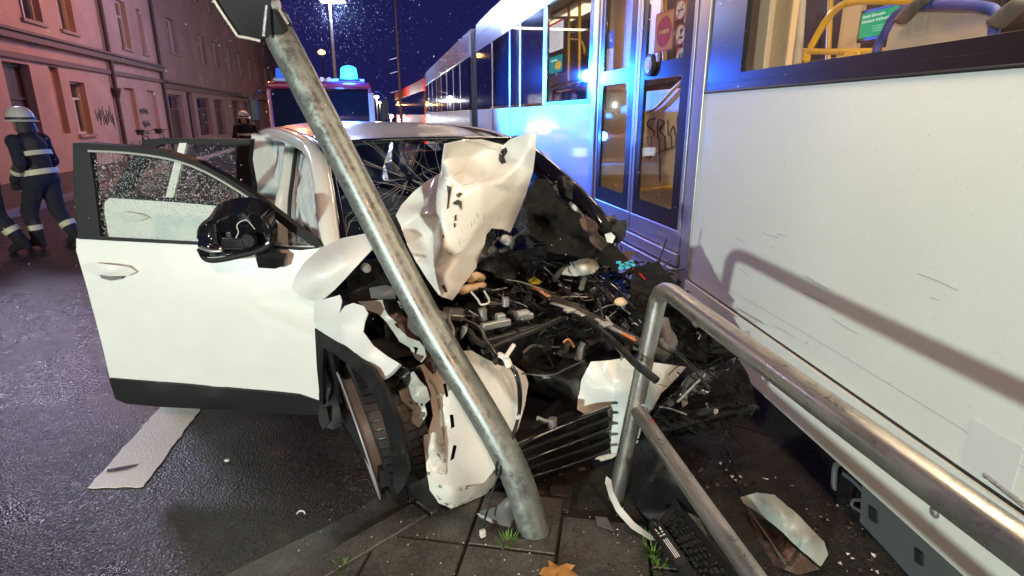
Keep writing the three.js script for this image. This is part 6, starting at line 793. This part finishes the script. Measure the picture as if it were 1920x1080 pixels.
  // fallen leaf
  { const o = gy(1046, 1068, .12), t = thing('fallen_leaf', 'curled orange brown maple leaf on the paving', 'leaf', o.toArray()); const lf = std({ c: [.38, .17, .04], roughness: .7, bumpMap: T.cloth, bumpScale: .001 }); put('blade', sheet((u, v, k) => gy(u, v, .115 + k), [[1010, 1076, .01], [1018, 1064, .016], [1030, 1062, .008], [1028, 1050, .02], [1038, 1056, .01], [1048, 1062, .006], [1062, 1056, .018], [1078, 1060, .02], [1070, 1070, .006], [1086, 1080, .012], [1068, 1088, .006], [1050, 1100, .012], [1036, 1090, .004], [1020, 1092, .014], [1024, 1082, .006]], [[1046, 1074, .0], [1040, 1066, .016], [1060, 1072, .014]], { res: 4, t: .0008, flat: .5 }), lf, t); put('stalk', tube([gy(1046, 1074, .12), gy(1030, 1096, .125), gy(1010, 1110, .12)], .0015, 10, 5), lf, t); }
  // grass tufts in the joints
  const gm = [std({ c: [.10, .22, .03], roughness: .6 }), std({ c: [.16, .24, .05], roughness: .6 })];
  const tuft = (u, v, n, h, label) => { const p = gy(u, v, .10), gs = []; for (let i = 0; i < n; i++) { const a = rr(0, 6.283), r = rr(0, .03), b = p.clone().add(V(Math.cos(a) * r, -.01, Math.sin(a) * r)), l = h * rr(.5, 1.1), e = b.clone().add(V(Math.cos(a) * l * .7, l, Math.sin(a) * l * .7)), m = b.clone().lerp(e, .5).add(V(0, l * .15, 0)), s = V(-Math.sin(a), 0, Math.cos(a)).multiplyScalar(.0025); const g = new THREE.BufferGeometry().setFromPoints([b.clone().add(s), b.clone().sub(s), m.clone().add(s), m.clone().add(s), b.clone().sub(s), m.clone().sub(s), m.clone().add(s), m.clone().sub(s), e]); g.computeVertexNormals(); gs.push(g); } const o = put('grass_tuft', gs, gm[n % 2]); o.userData = { label, category: 'grass tuft', group: 'grass tufts in the paving joints' }; };
  seed = 3; for (const [u, v, n, h, l] of [[950, 1022, 46, .055, 'largest grass tuft in the slab joint before the mast foot'], [640, 1064, 30, .03, 'low grass tuft growing on the kerb joint'], [737, 994, 16, .02, 'tiny green sprout on the slab by the bumper'], [988, 1004, 26, .035, 'grass tuft touching the mast foot'], [790, 1052, 14, .018, 'tiny sprout where four slabs meet'], [968, 974, 22, .03, 'grass behind the mast foot under the trim scrap'], [1214, 1004, 34, .045, 'grass tuft at the end of the white trim strip'], [1224, 1040, 40, .05, 'long grass tuft beside the black tray'], [1236, 1066, 30, .04, 'grass growing under the lettering of the tray'], [876, 968, 18, .025, 'sparse grass under the crushed bumper']]) tuft(u, v, n, h, l);
  // sleet flakes in the air, with extra ones round the LED lamp as its glow
  seed = 55; const fl = new THREE.InstancedMesh(new THREE.IcosahedronGeometry(1, 0), std({ c: [.55, .57, .6], roughness: .6 }), 4200), m4 = new THREE.Matrix4();
  for (let i = 0; i < 2600; i++) { const d = 2.2 + 26 * rnd() ** 1.6, p = dp(rr(-60, 1980), rr(-60, 640), d), s = rr(.0008, .0019) * (1 + d * .05); if (p.y < .1 || p.dot(NA) < PA.dot(NA) + .1 || p.clone().sub(PB).dot(NB) < .1) { p.y = 12 + rnd() * 3; } m4.makeScale(s, s * rr(1, 2.2), s).setPosition(p); fl.setMatrixAt(i, m4); }
  { const c = dp(622, 4, 26); for (let i = 2600; i < 4200; i++) { const r = .5 + 6.5 * rnd() ** 1.3, a = rr(0, 6.283), b = rr(-1, .35), q = Math.sqrt(1 - b * b), s = rr(.003, .008); m4.makeScale(s, s * rr(1, 2.5), s).setPosition(c.x + r * q * Math.cos(a), c.y + r * b, c.z + r * q * Math.sin(a)); fl.setMatrixAt(i, m4); } }  // added swarm of flakes about the LED lamp, standing in for its glow
  fl.name = 'sleet'; fl.userData = { kind: 'stuff', label: 'sleet flakes in the air with extra ones added round the LED lamp as its glow', category: 'sleet' }; fl.castShadow = true; scene.add(fl);
}
// ---------------------------------------------------------------- lamps
{
  // floodlight on a tripod, behind and to the left of where the picture is taken
  const P = V(...LIGHT.flood.p), t = thing('floodlight', 'tripod floodlight standing behind the viewpoint', 'floodlight', [P.x, 0, P.z]), aim = V(-.3, .9, -3), dir = aim.clone().sub(P).normalize();
  put('mast', [rod(V(P.x, .3, P.z), V(P.x, P.y - .2, P.z), .02, .02, 10)], M.bare, t);
  for (let k = 0; k < 3; k++) { const a = k * 2.094; put('leg', rod(V(P.x, .5, P.z), V(P.x + Math.cos(a) * .5, .01, P.z + Math.sin(a) * .5), .014, .014, 8), M.bare, t); }
  const side = UP.clone().cross(dir).normalize(), upv = dir.clone().cross(side);
  put('lamp_housing', obox(P.clone().addScaledVector(dir, -.09), side, upv, dir, .34, .28, .1, .02), M.dark, t);
  put('lamp_glass', obox(P.clone().addScaledVector(dir, -.03), side, upv, dir, .28, .22, .01), std({ c: [.5, .5, .5], emissive: col(...LIGHT.flood.c), emissiveIntensity: 6 }), t);
  const L = new THREE.SpotLight(col(...LIGHT.flood.c), LIGHT.flood.i, 0, .75, .5, 2); L.position.copy(P); L.target.position.copy(aim); L.castShadow = true; L.shadow.radius = 8; L.shadow.mapSize.set(2048, 2048); scene.add(L, L.target);
}
for (const [q, label] of [[LIGHT.sodium, 'orange sodium lamp hung on a wire before the houses'], [LIGHT.white, 'white lamp hung on a wire over the carriageway'], [LIGHT.fill, 'orange sodium lamp hung on a wire behind the viewpoint']]) {
  const P = V(...q.p), t = thing('hanging_street_lamp', label, 'street lamp', P.toArray());
  put('lamp_hood', [new THREE.ConeGeometry(.32, .22, 24, 1, true).translate(P.x, P.y + .14, P.z)], M.dark, t); put('lamp_bulb', ball(P.clone().add(V(0, .08, 0)), .12, .08, .12), std({ c: [.5, .5, .5], emissive: col(...q.c), emissiveIntensity: 8 }), t);
  put('wire', [rod(P.clone().add(V(-6, .9, -1.5)), P.clone().add(V(0, .26, 0)), .008, .008, 6), rod(P.clone().add(V(6, .9, 1.5)), P.clone().add(V(0, .26, 0)), .008, .008, 6)], M.dark, t);
  const L = q === LIGHT.white ? new THREE.SpotLight(col(...q.c), q.i, 0, .32, .5, 2) : new THREE.PointLight(col(...q.c), q.i, 0, 2); L.position.copy(P).add(V(0, -.05, 0)); L.castShadow = true; L.shadow.radius = L.isSpotLight ? 25 : 8; scene.add(L); if (L.isSpotLight) { L.target.position.set(-3.6, 0, -3.2); scene.add(L.target); }
}
{
  // LED street lamp down the street
  const P = dp(622, 4, 26), t = thing('street_lamp', 'bright white LED street lamp on a tall thin post', 'street lamp', [P.x - .2, 0, P.z]);
  put('post', rod(V(P.x - .1, 0, P.z), V(P.x - .1, P.y + .12, P.z), .09, .05, 12), M.galv, t); put('lamp_head', obox(P.clone().add(V(.05, .1, 0)), V(1, 0, 0), UP, V(0, 0, 1), 1.0, .12, .4, .04), M.greyPlastic, t);
  put('lamp_panel', obox(P.clone().add(V(.05, .01, 0)), V(1, 0, 0), UP, V(0, 0, 1), .9, .05, .34), std({ c: [.5, .5, .5], emissive: col(.72, .83, 1), emissiveIntensity: 30 }), t);
  const L = new THREE.PointLight(col(...LIGHT.led.c), LIGHT.led.i, 0, 2); L.position.copy(P).add(V(0, -.1, 0)); L.castShadow = true; L.shadow.radius = 10; scene.add(L);
}
{
  // far sodium lamp
  const P = dp(603, 98, 55), t = thing('street_lamp', 'small orange sodium street lamp far down the street', 'street lamp', [P.x, 0, P.z]);
  put('post', rod(V(P.x, 0, P.z), V(P.x, P.y, P.z), .09, .05, 10), M.dark, t); put('lamp_bulb', ball(P, .32, .2, .32), std({ c: [.5, .4, .3], emissive: col(1, .42, .1), emissiveIntensity: 9 }), t);
  const L = new THREE.PointLight(col(1, .45, .15), 300, 0, 2); L.position.copy(P).add(V(0, -.35, 0)); L.castShadow = true; scene.add(L);
}
renderer.render(scene, camera);
